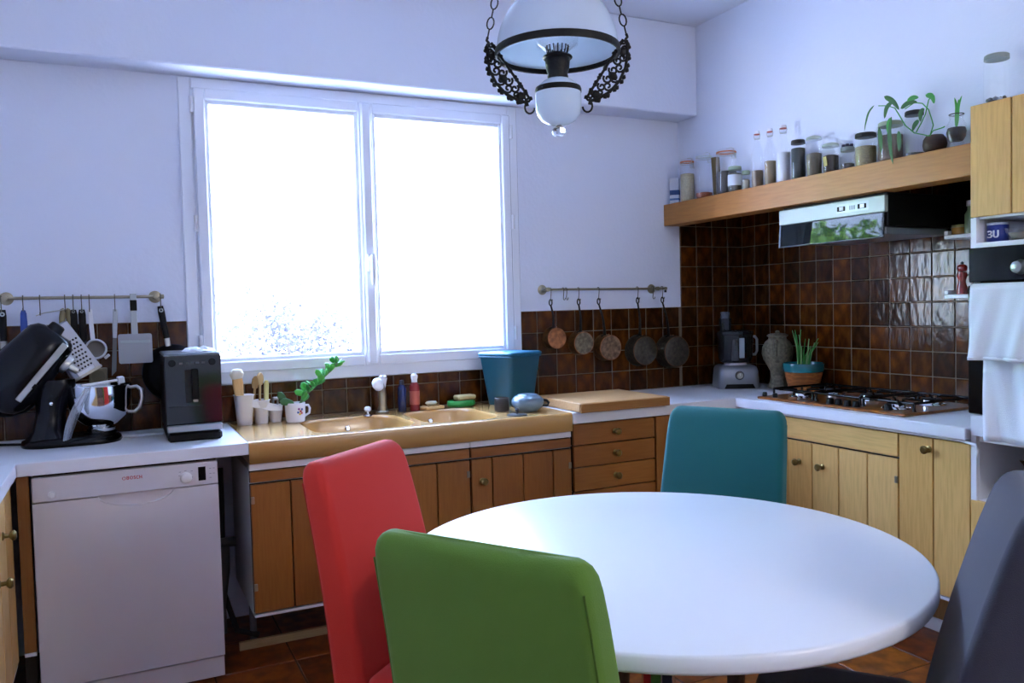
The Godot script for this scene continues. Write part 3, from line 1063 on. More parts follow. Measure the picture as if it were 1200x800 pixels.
func beam_and_hood() -> void:
	var t := thing("beam_shelf", "long varnished wooden beam above the hood carrying the jars", "shelf")
	obj(t, "front_board", box(V(2.401, 1.802, 0.001), V(2.428, 1.921, 1.87), 0.002), M.beam)
	obj(t, "top_board", box(V(2.429, 1.9, 0.001), V(XU - 0.001, 1.9205, 1.87)), M.beam)
	obj(t, "bottom_board", box(V(2.429, 1.802, 0.001), V(XU - 0.001, 1.82, 1.87)), M.beam)
	# the alcove is closed above by a dark board
	var c := obj(self, "alcove_board", box(V(XU, 1.895, 0.01), V(XR - 0.009, 1.922, 1.868)), mat("2a221c", 0.8))
	tag(c, "dark board closing the cooking alcove above the hood", "board")
	t = thing("cooker_hood", "extractor hood with steel control strip and dark glass visor", "hood", V(2.43, 0, 0.866), -90)
	var w := 0.594
	obj(t, "body", box(V(0.004, 1.66, -0.44), V(w - 0.004, 1.8, -0.022), 0.004), M.black)
	var s := obj(t, "control_strip", box(V(0, 1.718, -0.022), V(w, 1.788, 0.0), 0.003), mat("98a09e", 0.5, 0.5))
	obj(s, "switch_panel", box(V(0.345, 1.734, 0), V(0.515, 1.774, 0.0015), 0.001), mat("9aa0a8", 0.4, 0.5))
	for x in [0.372, 0.482]:
		obj(s, "switch", box(V(x - 0.022, 1.744, 0.001), V(x + 0.022, 1.764, 0.0045), 0.002), M.black)
		obj(s, "switch", box(V(x - 0.008, 1.746, 0.004), V(x + 0.014, 1.762, 0.0065), 0.002), M.white)
	for x in [0.415, 0.427, 0.439]:
		obj(s, "indicator", box(V(x, 1.745, 0.001), V(x + 0.006, 1.763, 0.0025), 0.0005), mat("6d737c", 0.4))
	var v := obj(t, "visor", box(V(0.012, -0.1, -0.003), V(w - 0.004, 0, 0.003), 0.001), M.visor, T(V(0, 1.716, -0.006), V(-5, 0, 0)))
	obj(v, "visor_trim", box(V(0.012, -0.104, -0.005), V(w - 0.004, -0.099, 0.005), 0.001), mat("4a5058", 0.5, 0.4))
	obj(v, "visor_trim", box(V(0.002, -0.104, -0.005), V(0.0125, 0.0, 0.005), 0.001), mat("5a5f66", 0.4, 0.6))
	obj(t, "filter", box(V(0.02, 1.628, -0.42), V(w - 0.02, 1.658, -0.03), 0.003), M.alu)
	t = thing("hood_side_casing", "black panel on the wall between the extractor hood and the tall cabinet", "casing", V(2.905, 0, 1.4), -90)
	obj(t, "front_panel", box(V(0.0, 1.642, -0.05), V(0.465, 1.89, 0.0), 0.002), M.matt_black)
	obj(t, "edge_strip", box(V(0.1, 1.634, -0.05), V(0.3, 1.6415, 0.0), 0.001), M.alu)


func hob() -> void:
	var t := thing("gas_hob", "brown enamelled gas hob with black grates and five burners", "hob", V(2.645, H + 0.001, 1.148), -90)
	# local x runs along world z, local z runs towards the cook
	var br := tex(mat("c08e4c", 0.3, 0.0, 0.4), N.glaze, V(3, 3, 3))
	obj(t, "plate", box(V(-0.42, 0, -0.24), V(0.42, 0.012, 0.24), 0.005), br)
	var spots := [[-0.27, -0.12, 0.034], [-0.27, 0.09, 0.042], [0.0, -0.07, 0.05], [0.27, -0.12, 0.042], [0.27, 0.1, 0.036]]
	for q in spots:
		var b := obj(t, "burner", lathe(L([0, 0, q[2] + 0.022, 0, q[2] + 0.018, 0.006, q[2] + 0.004, 0.008, q[2] + 0.002, 0.02, 0, 0.02]), 24), M.chrome, T(V(q[0], 0.012, q[1])))
		obj(b, "burner_cap", lathe(L([0, 0.02, q[2] - 0.002, 0.02, q[2], 0.022, q[2] - 0.002, 0.027, 0, 0.029]), 24), M.black)
	var y := 0.046
	for gx in [-0.27, 0.0, 0.27]:
		var g := G.new()
		var hw := 0.125
		var rect := [V(gx - hw, y, -0.2), V(gx + hw, y, -0.2), V(gx + hw, y, 0.15), V(gx - hw, y, 0.15)]
		for k in 4:
			g.add(tube([rect[k], rect[(k + 1) % 4]], 0.0055, 8))
			var c: Vector3 = rect[k]
			g.add(tube([c, V(c.x, 0.02, c.z), V(c.x, 0.013, c.z)], [0.0055, 0.0055, 0.009], 8))
		for q in spots:
			if absf(q[0] - gx) < 0.05:
				for k in 4:
					var a := PI / 4 + PI / 2 * k
					var d := V(cos(a), 0, sin(a))
					g.add(tube([V(q[0], y, q[1]) + d * 0.022, V(q[0], y + 0.004, q[1]) + d * 0.04, V(q[0], y, q[1]) + d * 0.105], 0.005, 8))
		obj(t, "grate", g, M.black_gloss)
	var kn := lathe(L([0, 0.026, 0.01, 0.026, 0.0145, 0.024, 0.016, 0.004, 0.018, 0.0, 0, 0]), 18).mesh()
	for x in [0.0, 0.048, 0.096, 0.144, 0.29]:
		obj(t, "knob", kn, M.black, T(V(x, 0.012, 0.195 - (0.0 if x < 0.2 else 0.02))))
	for x in [-0.4, -0.33, -0.2]:
		obj(t, "foot", lathe(L([0, 0.02, 0.009, 0.02, 0.012, 0.012, 0.012, 0, 0, 0]), 12), M.black, T(V(x, 0.012, 0.205)))


	t = thing("paring_knife", "small knife with a brown handle lying on the front of the hob", "knife", V(2.425, H + 0.0135, 0.98), -86)
	obj(t, "handle", box(V(-0.055, 0, -0.009), V(0.0, 0.014, 0.009), 0.004), mat("7a4a26", 0.5))
	obj(t, "bolster", box(V(0.0, 0.002, -0.008), V(0.012, 0.012, 0.008), 0.002), M.steel)
	obj(t, "blade", box(V(0.012, 0.005, -0.009), V(0.115, 0.0075, 0.008), 0.001), M.iron)


func table() -> void:
	var t := thing("dining_table", "round glossy white pedestal table between the four chairs", "table", V(0.766, 0, 2.147))
	var r := 0.6325
	obj(t, "tabletop", lathe(L([0, 0.749, r - 0.008, 0.749, r - 0.003, 0.7475, r, 0.743, r, 0.72, r - 0.003, 0.714, r - 0.012, 0.712, 0, 0.712]), 96, 60), M.table)
	obj(t, "support_plate", lathe(L([0, 0.711, 0.2, 0.711, 0.2, 0.7, 0.05, 0.69, 0, 0.69]), 32), M.alu)
	obj(t, "column", lathe(L([0, 0.69, 0.042, 0.69, 0.042, 0.06, 0.06, 0.03, 0, 0.03]), 32), M.chrome)
	obj(t, "foot_plate", lathe(L([0, 0.034, 0.08, 0.034, 0.22, 0.012, 0.23, 0.006, 0.23, 0, 0, 0]), 48), M.chrome)


func chair(label: String, m: String, at: Vector3, dir: Vector2, back_t := 0.085, lean := 0.2, dip := 0.0) -> void:
	var t := thing("dining_chair", label, "chair", V(at.x, 0, at.z), rad_to_deg(atan2(-dir.x, -dir.y)), "padded dining chairs around the table")
	var sy := 0.48
	var ht := 0.99
	var seat := []
	for q in [[0.30, 0.0], [0.315, 0.004], [sy - 0.03, 0.004], [sy - 0.012, 0.0], [sy - 0.003, -0.01], [sy, -0.03]]:
		seat.append(flat_ring(rrect(0.45 + 2 * q[1], 0.35 + 2 * q[1], 0.035, 5), q[0], 0, 0.025))
	obj(t, "seat", loft(seat), M[m])
	var rings := []
	var zc := func(y: float) -> float:
		var k: float = (y - 0.3) / (ht - 0.3)
		return 0.185 + back_t / 2 + lean * 0.5 * (0.55 * k + 0.45 * k * k) * 1.2
	var W := func(y: float) -> float: return lerpf(0.46, 0.415, clampf((y - 0.3) / (ht - 0.3), 0, 1))
	var D := func(y: float) -> float: return back_t * lerpf(1.15, 0.85, clampf((y - 0.3) / (ht - 0.3), 0, 1))
	for q in [[0.30, 0.0], [0.4, 0.0], [0.5, 0.0], [0.6, 0.0], [0.7, 0.0], [0.8, 0.0], [0.88, 0.0], [0.93, 0.001], [0.955, 0.003], [0.972, 0.008], [0.982, 0.015], [0.988, 0.024], [ht, 0.034]]:
		var p := rrect(W.call(q[0]) - 2 * q[1], D.call(q[0]) - 2 * q[1] * 0.85, minf(0.022, D.call(q[0]) / 2 - q[1]), 5)
		rings.append(flat_ring(p, q[0], 0, zc.call(q[0])))
	var b := loft(rings)
	b.warp(func(p: Vector3) -> Vector3:
		var k := clampf((p.y - 0.75) / (ht - 0.75), 0, 1)
		return V(p.x, p.y - dip * k * k * (1.0 - pow(p.x / 0.2, 2.0)), p.z))
	var bk := obj(t, "backrest", b, M[m])
	for s in [-1, 1]:
		var pts := []
		for i in 12:
			var y := lerpf(0.32, 0.94, i / 11.0)
			var k := clampf((y - 0.75) / (ht - 0.75), 0, 1)
			pts.append(V(s * (W.call(y) / 2 - 0.0066), y, zc.call(y) + D.call(y) / 2 - 0.0066))
		obj(bk, "seam", tube(pts, 0.0019, 6), M[m + "_seam"])
	for x in [-0.19, 0.19]:
		for z in [-0.115, 0.2]:
			obj(t, "leg", loft([flat_ring(rrect(0.032, 0.032, 0.004, 2), 0.0, x, z + (0.05 if z > 0 else 0.0)), flat_ring(rrect(0.044, 0.044, 0.005, 2), 0.302, x, z)]), tex(mat("3a2a1e", 0.5), N.grain, V(7, 0.6, 7)))


func chairs() -> void:
	chair("dining chair with a red fabric cover, in front of the sink cabinets", "red", V(0.37, 0, 1.916), Vector2(0.67, 0.745), 0.088, 0.21)
	chair("dining chair with a lime green fabric cover, its back to the camera", "green", V(0.374, 0, 2.43), Vector2(0.846, -0.533), 0.085, 0.21, 0.014)
	chair("dining chair with a teal blue fabric cover, in front of the drawers", "teal", V(1.187, 0, 1.74), Vector2(-0.877, 0.481), 0.085, 0.2)
	chair("dining chair with a dark grey fabric cover, nearest the oven cabinet", "gray", V(0.914, 0, 2.534), Vector2(-0.62, -0.785), 0.11, 0.27)


func lamp() -> void:
	var t := thing("pendant_lamp", "antique oil-lamp style pendant with opal glass shade and black scrolled iron arms", "lamp", V(0.653, 0, 1.9), -25.9)
	var sh := []
	for i in 15:
		var a := deg_to_rad(i * 5.6)
		sh.append(Vector2(0.162 * cos(a), 2.039 + 0.175 * sin(a)))
	sh.append(Vector2(0.03, 2.211))
	for i in 15:
		var a := deg_to_rad((14 - i) * 5.6)
		sh.append(Vector2(0.158 * cos(a), 2.039 + 0.171 * sin(a)))
	var gs := lathe(sh, 48)
	var s := obj(t, "shade", gs, M.opal)
	obj(s, "shade_band", lathe(L([0.16, 2.045, 0.166, 2.046, 0.1675, 2.036, 0.166, 2.027, 0.16, 2.028, 0.16, 2.045]), 48), M.iron)
	var f := obj(t, "oil_font", lathe(L([0, 1.965, 0.032, 1.966, 0.039, 1.962, 0.051, 1.952, 0.058, 1.943, 0.0605, 1.93, 0.0615, 1.91, 0.0605, 1.89, 0.056, 1.873, 0.046, 1.859, 0.03, 1.85, 0.012, 1.847, 0, 1.847]), 36), M.opal)
	obj(f, "font_band", lathe(L([0.05568, 1.944, 0.06003, 1.945, 0.0622, 1.938, 0.06177, 1.931, 0.05829, 1.93]), 36), M.iron)
	obj(f, "finial_ball", lathe(L([0, 1.848, 0.007, 1.847, 0.008, 1.843, 0.014, 1.84, 0.0185, 1.833, 0.0185, 1.826, 0.014, 1.819, 0.007, 1.816, 0, 1.815]), 20, 80), M.crystal)
	var bn := obj(t, "burner", lathe(L([0, 1.966, 0.026, 1.966, 0.028, 1.974, 0.026, 1.98, 0.031, 1.996, 0.033, 2.016, 0.031, 2.03, 0.026, 2.034, 0, 2.034]), 28), M.iron)
	obj(bn, "burner_rim", ring(0.036, 0.004, V(0, 2.024, 0), 28, 6), M.iron)
	var gl := G.new()
	for i in 16:
		var a := TAU * i / 16
		gl.add(tube([V(0.026 * cos(a), 2.033, 0.026 * sin(a)), V(0.03 * cos(a), 2.05, 0.03 * sin(a))], 0.0016, 5))
		gl.add(lathe(L([0, -0.003, 0.003, 0, 0, 0.003]), 6), T(V(0.03 * cos(a), 2.052, 0.03 * sin(a))))
	obj(bn, "gallery", gl, M.iron)
	obj(t, "chimney", lathe(L([0.023, 2.034, 0.036, 2.045, 0.055, 2.055, 0.057, 2.075, 0.045, 2.105, 0.03, 2.135, 0.025, 2.17, 0.025, 2.2]), 28, 90), M.glass)
	obj(t, "bulb_wick", lathe(L([0, 2.034, 0.008, 2.034, 0.008, 2.055, 0, 2.057]), 10), M.white)
	# scrolled iron arms with chains
	var path: Array[Vector2] = [Vector2(0.181, 2.066), Vector2(0.174, 2.035), Vector2(0.163, 2.003), Vector2(0.146, 1.972), Vector2(0.124, 1.945), Vector2(0.1, 1.925), Vector2(0.078, 1.91)]
	for sgn in [-1.0, 1.0]:
		var g := G.new()
		var outer := []
		var inner := []
		for i in path.size():
			var a: Vector2 = path[maxi(i - 1, 0)]
			var b: Vector2 = path[mini(i + 1, path.size() - 1)]
			var n := (b - a).normalized().orthogonal()
			var k := sin(PI * i / (path.size() - 1.0))
			var o := path[i] + n * (0.006 + 0.022 * k)
			var q := path[i] - n * (0.004 + 0.018 * k)
			outer.append(V(sgn * o.x, o.y, 0))
			inner.append(V(sgn * q.x, q.y, 0))
		g.add(tube(outer, 0.004, 6))
		g.add(tube(inner, 0.0044, 6))
		for i in 15:   # scroll work between the two bars and along their outer edges
			var u := (i + 0.5) / 15.0 * (path.size() - 1)
			var j := int(u)
			var c: Vector2 = path[j].lerp(path[j + 1], u - j)
			var dn := (path[j + 1] - path[j]).normalized()
			var n := dn.orthogonal()
			var k := 0.4 + 0.6 * sin(PI * (i + 0.5) / 15.0)
			var side := 1.0 if i % 2 == 0 else -1.0
			var sp := []
			for s2 in 13:
				var a2 := s2 * 0.62
				var rr := (0.013 - 0.0008 * s2) * k
				var p := c + (n * cos(a2) * side + dn * sin(a2)) * rr + n * 0.006 * side * k
				sp.append(V(sgn * p.x, p.y, 0.0015 * side))
			g.add(tube(sp, 0.0032, 5))
			for w in [-1.0, 1.0]:
				var e: Vector2 = c + n * w * (0.007 + 0.021 * sin(PI * u / (path.size() - 1.0))) + dn * 0.003 * side
				g.add(lathe(L([0, -0.008, 0.0055, -0.002, 0.006, 0.002, 0, 0.008]), 6), T(V(sgn * e.x, e.y, 0), V(0, 0, rad_to_deg(n.angle() * sgn)), V(1, 1, 0.6)))
		for i in 3:   # larger leaves
			var c := path[i * 2 + 1]
			g.add(lathe(L([0, -0.016, 0.011, -0.004, 0.012, 0.004, 0, 0.017]), 8), T(V(sgn * c.x, c.y, 0), V(0, 0, 40 * i), V(1, 1, 0.45)))
		var hook := []
		for i in 12:
			var a2 := PI * 0.5 - i * 0.42
			var c := Vector2(0.077, 1.895)
			hook.append(V(sgn * (c.x + 0.013 * cos(a2)), c.y + 0.016 * sin(a2), 0))
		g.add(tube(hook, 0.0028, 5))
		g.add(tube([V(sgn * 0.181, 2.066, 0), V(sgn * 0.187, 2.074, 0), V(sgn * 0.184, 2.082, 0)], 0.004, 6))
		obj(t, "scroll_arm", g, M.iron)
		var ch := G.new()
		var y := 2.082
		while y < 2.78:
			var x := lerpf(0.184, 0.02, (y - 2.082) / 0.72)
			var x2 := lerpf(0.184, 0.02, (y + 0.052 - 2.082) / 0.72)
			var d := V(sgn * (x2 - x), 0.052, 0).normalized()
			var sd := V(d.y, -d.x, 0)
			var p0 := V(sgn * x, y, 0)
			ch.add(tube([p0, p0 + d * 0.022], 0.0022, 5))
			var el := []
			for i in 12:
				var a2 := TAU * i / 12
				el.append(p0 + d * (0.037 + 0.016 * cos(a2)) + sd * 0.009 * sin(a2))
			ch.add(tube(el, 0.0021, 5, true))
			y += 0.052
		obj(t, "chain", ch, M.iron)
	obj(t, "ceiling_rose", lathe(L([0, 2.8795, 0.06, 2.8795, 0.06, 2.872, 0.04, 2.85, 0.03, 2.8, 0.02, 2.775, 0, 2.77]), 28), M.iron)


func jar(called: String, label: String, z: float, r: float, h: float, lid: String, fill = null, frac := 0.0, x := 2.455, y := 1.9212, group := "") -> Node3D:
	var t := thing(called, label, "jar", V(x, y, z), 0, group)
	var ht := h - (0.016 if lid != "none" else 0.0)
	obj(t, "glass", lathe(L([0, 0.002, r * 0.86, 0.0, r * 0.97, 0.006, r, 0.014, r, ht * 0.82, r * 0.97, ht * 0.88, r * 0.88, ht * 0.94, r * 0.86, ht]), 28, 50), M.jar)
	if fill != null:
		var k := r - 0.003
		var fm: Material = fill if fill is Material else tex(mat(fill, 0.9), noise("grains", 0.11, 2, 128, 0.0, [[0.0, 0.5, 1.0], [Color("8a8a8a"), Color("d0d0d0"), Color("ffffff")]]), V(9, 9, 9))
		obj(t, "contents", lathe(L([0, 0.004, k * 0.86, 0.004, k, 0.014, k, ht * frac, k * 0.6, ht * frac + 0.004, 0, ht * frac + 0.002]), 26), fm)
	match lid:
		"clip", "orange":
			var c := obj(t, "lid", lathe(L([0, h - 0.004, r * 0.5, h - 0.003, r * 0.86, h - 0.006, r * 0.93, h - 0.012, r * 0.9, h - 0.018, 0, h - 0.018]), 28), M.jar)
			obj(c, "seal", lathe(L([r * 0.84, h - 0.018, r * 0.97, h - 0.018, r * 0.97, h - 0.024, r * 0.84, h - 0.024, r * 0.84, h - 0.018]), 28), mat("c8703a" if lid == "orange" else "b8c0bc", 0.5))
			var w := G.new()
			w.add(ring(r * 0.93, 0.0016, V(0, h - 0.03, 0), 24, 5))
			w.add(tube([V(0, h - 0.03, r * 0.93), V(0, h - 0.01, r * 1.08), V(0, h - 0.002, r * 0.7), V(0, h - 0.0005, 0)], 0.0016, 5))
			w.add(tube([V(0.012, h - 0.03, r * 0.93), V(0.012, h - 0.06, r * 1.12), V(-0.012, h - 0.06, r * 1.12), V(-0.012, h - 0.03, r * 0.93)], 0.0016, 5))
			obj(t, "wire_clip", w, M.steel)
		"dark", "grey", "green":
			obj(t, "lid", lathe(L([0, h, r * 0.85, h, r * 0.93, h - 0.003, r * 0.95, h - 0.018, 0, h - 0.018]), 28), mat({"dark": "17181a", "grey": "8e948c", "green": "98a68c"}[lid], 0.45))
		"glass":
			obj(t, "lid", lathe(L([0, h + 0.006, r * 0.35, h + 0.004, r * 0.9, h - 0.002, r * 1.02, h - 0.008, r * 1.02, h - 0.016, 0, h - 0.016]), 28), glassy(Color("c2d0b8"), 0.5))
	return t


func bottle(label: String, z: float, r: float, h: float, fill: String, frac: float) -> void:
	var t := thing("swing_top_bottle", label, "bottle", V(2.452, 1.9212, z), 0, "swing-top bottles on the beam")
	obj(t, "glass", lathe(L([0, 0.002, r * 0.85, 0, r, 0.01, r, h * 0.52, r * 0.92, h * 0.62, r * 0.55, h * 0.74, r * 0.42, h * 0.82, r * 0.4, h * 0.9, r * 0.52, h * 0.905, r * 0.52, h * 0.93]), 26, 60), M.jar)
	var k := r - 0.003
	obj(t, "contents", lathe(L([0, 0.004, k * 0.85, 0.003, k, 0.011, k, h * frac, 0, h * frac + 0.003]), 24), mat(fill, 0.85))
	var s := obj(t, "stopper", lathe(L([0, h, r * 0.4, h - 0.002, r * 0.46, h - 0.008, r * 0.44, h * 0.94, 0, h * 0.94]), 18), M.white)
	obj(s, "seal", lathe(L([0, h * 0.942, r * 0.5, h * 0.94, r * 0.5, h * 0.93, 0, h * 0.93]), 18), mat("c4512e", 0.5))
	var w := G.new()
	w.add(ring(r * 0.46, 0.0013, V(0, h * 0.86, 0), 16, 5))
	for q in [-1, 1]:
		w.add(tube([V(0, h * 0.86, q * r * 0.46), V(0, h * 0.9, q * r * 0.75), V(0, h - 0.006, q * r * 0.5)], 0.0013, 5))
	obj(t, "wire_clip", w, M.steel)


func beam_jars() -> void:
	var t := thing("paper_packet", "small white and blue paper packet at the end of the beam", "packet", V(2.455, 1.9212, 0.036), -45)
	obj(t, "body", box(V(-0.026, 0, -0.02), V(0.026, 0.148, 0.02), 0.003), mat("d5d9e2", 0.6))
	obj(t, "printed_band", box(V(-0.0265, 0.05, -0.0205), V(0.0265, 0.082, 0.0205), 0.003), mat("2c4a86", 0.6))
	obj(t, "printed_band", box(V(-0.0265, 0.02, -0.0205), V(0.0265, 0.036, 0.0205), 0.003), mat("4a6a9a", 0.6))
	jar("clip_jar", "clip jar of cream powder with an orange seal on the beam", 0.15, 0.04, 0.24, "orange", "e6d6ac", 0.68)
	jar("clip_jar", "nearly empty clip jar with orange lentils at the bottom", 0.293, 0.046, 0.244, "clip", "cf6a3c", 0.13)
	t = thing("paper_packet", "slim olive brown packet leaning beside the largest clip jar", "packet", V(2.475, 1.9212, 0.378), -60)
	obj(t, "body", box(V(-0.02, 0, -0.012), V(0.02, 0.21, 0.012), 0.003), mat("6a5a34", 0.7), T(Vector3.ZERO, V(0, 0, 3)))
	jar("clip_jar", "largest clip jar with an orange seal, half full of dark beans", 0.472, 0.053, 0.236, "orange", "3c3230", 0.52)
	t = jar("preserve_jar", "squat jar with a pale green lid and white label", 0.556, 0.035, 0.128, "green", "6c6250", 0.8, 2.437)
	obj(t, "paper_label", lathe(L([0.0353, 0.03, 0.0358, 0.03, 0.0358, 0.085, 0.0353, 0.085]), 28), mat("d8dce4", 0.7))
	jar("spice_jar", "tiny jar with green lid beside the swing-top bottles", 0.637, 0.021, 0.094, "green", "b8ac92", 0.6, 2.437)
	bottle("swing-top bottle with a low fill of brown grain", 0.702, 0.03, 0.28, "7a6248", 0.3)
	bottle("middle swing-top bottle, half full of brown grain", 0.79, 0.029, 0.275, "8a7654", 0.42)
	bottle("swing-top bottle full of white powder", 0.877, 0.034, 0.273, "dfe2ea", 0.52)
	jar("storage_jar", "dark-lidded jar full of black tea on the beam", 0.967, 0.034, 0.183, "dark", "1f231f", 0.86)
	jar("storage_jar", "tall jar with pale glass lid, two-thirds full of khaki seeds", 1.063, 0.035, 0.181, "glass", "8a7c5e", 0.62)
	t = jar("storage_jar", "shorter jar with pale lid and a paper tag, full of brown spice", 1.158, 0.036, 0.132, "glass", "4e4034", 0.66)
	obj(t, "paper_tag", box(V(-0.001, 0.03, -0.014), V(0.001, 0.07, 0.014)), mat("b8ae6a", 0.8), T(V(-0.037, 0, 0.012), V(0, -20, 8)))
	t = jar("storage_jar", "small jar topped with dark caps, beside the pasta jar", 1.252, 0.031, 0.098, "grey", "4a3c34", 0.3)
	for i in 5:
		obj(t, "cap", lathe(L([0, 0.012, 0.007, 0.012, 0.008, 0.008, 0.008, 0, 0, 0]), 10), mat("2a2440", 0.5), T(V(0.017 * cos(i * 1.26), 0.0985, 0.017 * sin(i * 1.26))))
	jar("storage_jar", "wide dark-lidded jar half full of pale pasta", 1.346, 0.045, 0.139, "dark", "c8b886", 0.66)
	jar("storage_jar", "biggest round storage jar full of brown flakes behind the hanging leaves", 1.469, 0.05, 0.16, "green", "9a8878", 0.72)
	jar("storage_jar", "tall empty jar with dark lid and bright rim beside the brown pot", 1.58, 0.037, 0.18, "dark", "a8aeb8", 0.06)
	# trailing plant
	t = thing("trailing_plant", "long-leafed trailing plant in a round dark brown pot", "plant", V(2.452, 1.9212, 1.672))
	obj(t, "pot", lathe(L([0, 0, 0.03, 0, 0.04, 0.012, 0.0435, 0.03, 0.041, 0.05, 0.032, 0.064, 0.03, 0.066, 0.027, 0.062, 0, 0.058]), 26, 60), tex(mat("4a3626", 0.55), N.glaze, V(7, 20, 7)))
	obj(t, "soil", lathe(L([0, 0.062, 0.027, 0.06, 0.027, 0.05, 0, 0.05]), 16), M.soil)
	var o := V(2.452, 1.9212, 1.672)
	var P := func(a: Array, x := 2.42) -> Array:
		var r := []
		for i in a.size() / 2:
			r.append(V(x, a[2 * i + 1], a[2 * i]) - o)
		return r
	for s in [[1.672, 1.982, 1.649, 1.992, 1.608, 2.007, 1.566, 2.046, 1.537, 2.095, 1.519, 2.124, 1.486, 2.141, 1.441, 2.151],
			[1.675, 1.982, 1.69, 2.02, 1.683, 2.045, 1.67, 2.084, 1.643, 2.114, 1.608, 2.125, 1.566, 2.11],
			[1.615, 2.008, 1.636, 2.037, 1.656, 2.069, 1.67, 2.12, 1.683, 2.134], [1.672, 1.982, 1.69, 2.0, 1.73, 2.003, 1.738, 2.006]]:
		obj(t, "stem", tube(P.call(s), 0.0022, 6), M.leaf)
	for s in [[1.441, 2.151, 1.414, 2.129, 1.398, 2.087, 1.392, 2.056], [1.49, 2.175, 1.53, 2.146, 1.559, 2.106], [1.527, 2.144, 1.501, 2.128, 1.49, 2.087],
			[1.677, 2.136, 1.703, 2.124, 1.713, 2.095], [1.566, 2.11, 1.602, 2.124, 1.64, 2.118], [1.595, 2.131, 1.622, 2.138, 1.646, 2.134], [1.67, 2.087, 1.656, 2.075, 1.653, 2.04],
			[1.646, 2.047, 1.629, 2.033, 1.618, 2.011], [1.523, 2.086, 1.512, 2.04, 1.518, 1.955, 1.529, 1.898], [1.463, 2.055, 1.47, 2.009, 1.474, 1.951], [1.555, 2.023, 1.558, 1.992, 1.558, 1.942], [1.519, 2.084, 1.508, 2.058, 1.508, 2.02]]:
		obj(t, "leaf", ribbon(P.call(s, 2.395), 0.0105 if s[0] > 1.46 else 0.005, V(-1, 0, 0)), M.leaf if rng.randf() < 0.25 else M.leaf_dark)
	# sprouting bulb in a glass
	t = thing("bulb_vase", "round glass vase with dark soil and a sprouting green shoot", "plant", V(2.452, 1.9212, 1.763))
	obj(t, "glass", lathe(L([0, 0.002, 0.024, 0, 0.027, 0.012, 0.024, 0.024, 0.034, 0.04, 0.037, 0.062, 0.034, 0.088, 0.024, 0.106, 0.025, 0.126]), 26, 70), M.jar)
	obj(t, "soil", lathe(L([0, 0.026, 0.022, 0.027, 0.031, 0.042, 0.034, 0.062, 0.03, 0.076, 0, 0.08]), 24), M.soil)
	obj(t, "rim", ring(0.025, 0.002, V(0, 0.126, 0), 24, 6), mat("20261f", 0.4))
	o = V(2.452, 1.9212, 1.763)
	for s in [[1.763, 1.998, 1.765, 2.042, 1.765, 2.074, 1.757, 2.111], [1.763, 1.998, 1.768, 2.056, 1.776, 2.089, 1.787, 2.112], [1.765, 2.0, 1.771, 2.078, 1.774, 2.101]]:
		obj(t, "leaf", ribbon(P.call(s, 2.45), 0.008, V(-1, 0, 0)), M.leaf, T(V(0, 0, 1.672 - 1.763)))
	t = jar("storage_jar", "tall clear jar with grey lid standing alone on the oven cabinet", 1.927, 0.043, 0.176, "grey", null, 0.0, 2.44, 2.0455)
	for i in 16:
		obj(t, "pebble", lathe(L([0, -0.008, 0.008, -0.004, 0.009, 0.002, 0, 0.008]), 8), mat(["3a3f4a", "7a8090", "a8aeb8", "23262c"][i % 4], 0.5), T(V(0.03 * sqrt(i / 16.0) * cos(i * 2.4), 0.012 + 0.007 * (i % 2), 0.03 * sqrt(i / 16.0) * sin(i * 2.4)), V(i * 40, i * 70, 0)))


# a leaf blade along a line, w half as wide at its middle
func ribbon(p: Array, w: float, toward: Vector3) -> G:
	var c := Curve3D.new()
	for i in p.size():
		var a: Vector3 = p[maxi(i - 1, 0)]
		var b: Vector3 = p[mini(i + 1, p.size() - 1)]
		c.add_point(p[i], (a - b) / 6.0, (b - a) / 6.0)
	var g := G.new()
	g.n = 2
	var n := 9
	var last := []
	for i in n + 1:
		var u := float(i) / n
		var q := c.sample_baked(c.get_baked_length() * u, true)
		var d := (c.sample_baked(minf(c.get_baked_length() * (u + 0.05), c.get_baked_length())) - c.sample_baked(maxf(0, c.get_baked_length() * (u - 0.05)))).normalized()
		var s := d.cross(toward).normalized() * w * (0.12 + 0.88 * pow(sin(PI * pow(u, 0.75)), 0.8)) * (1.0 if i < n else 0.1)
		var row := [q - s, q + toward * w * 0.25, q + s]
		if i > 0:
			for k in 2:
				g.quad(last[k], last[k + 1], row[k + 1], row[k], 1)
		last = row
	return g


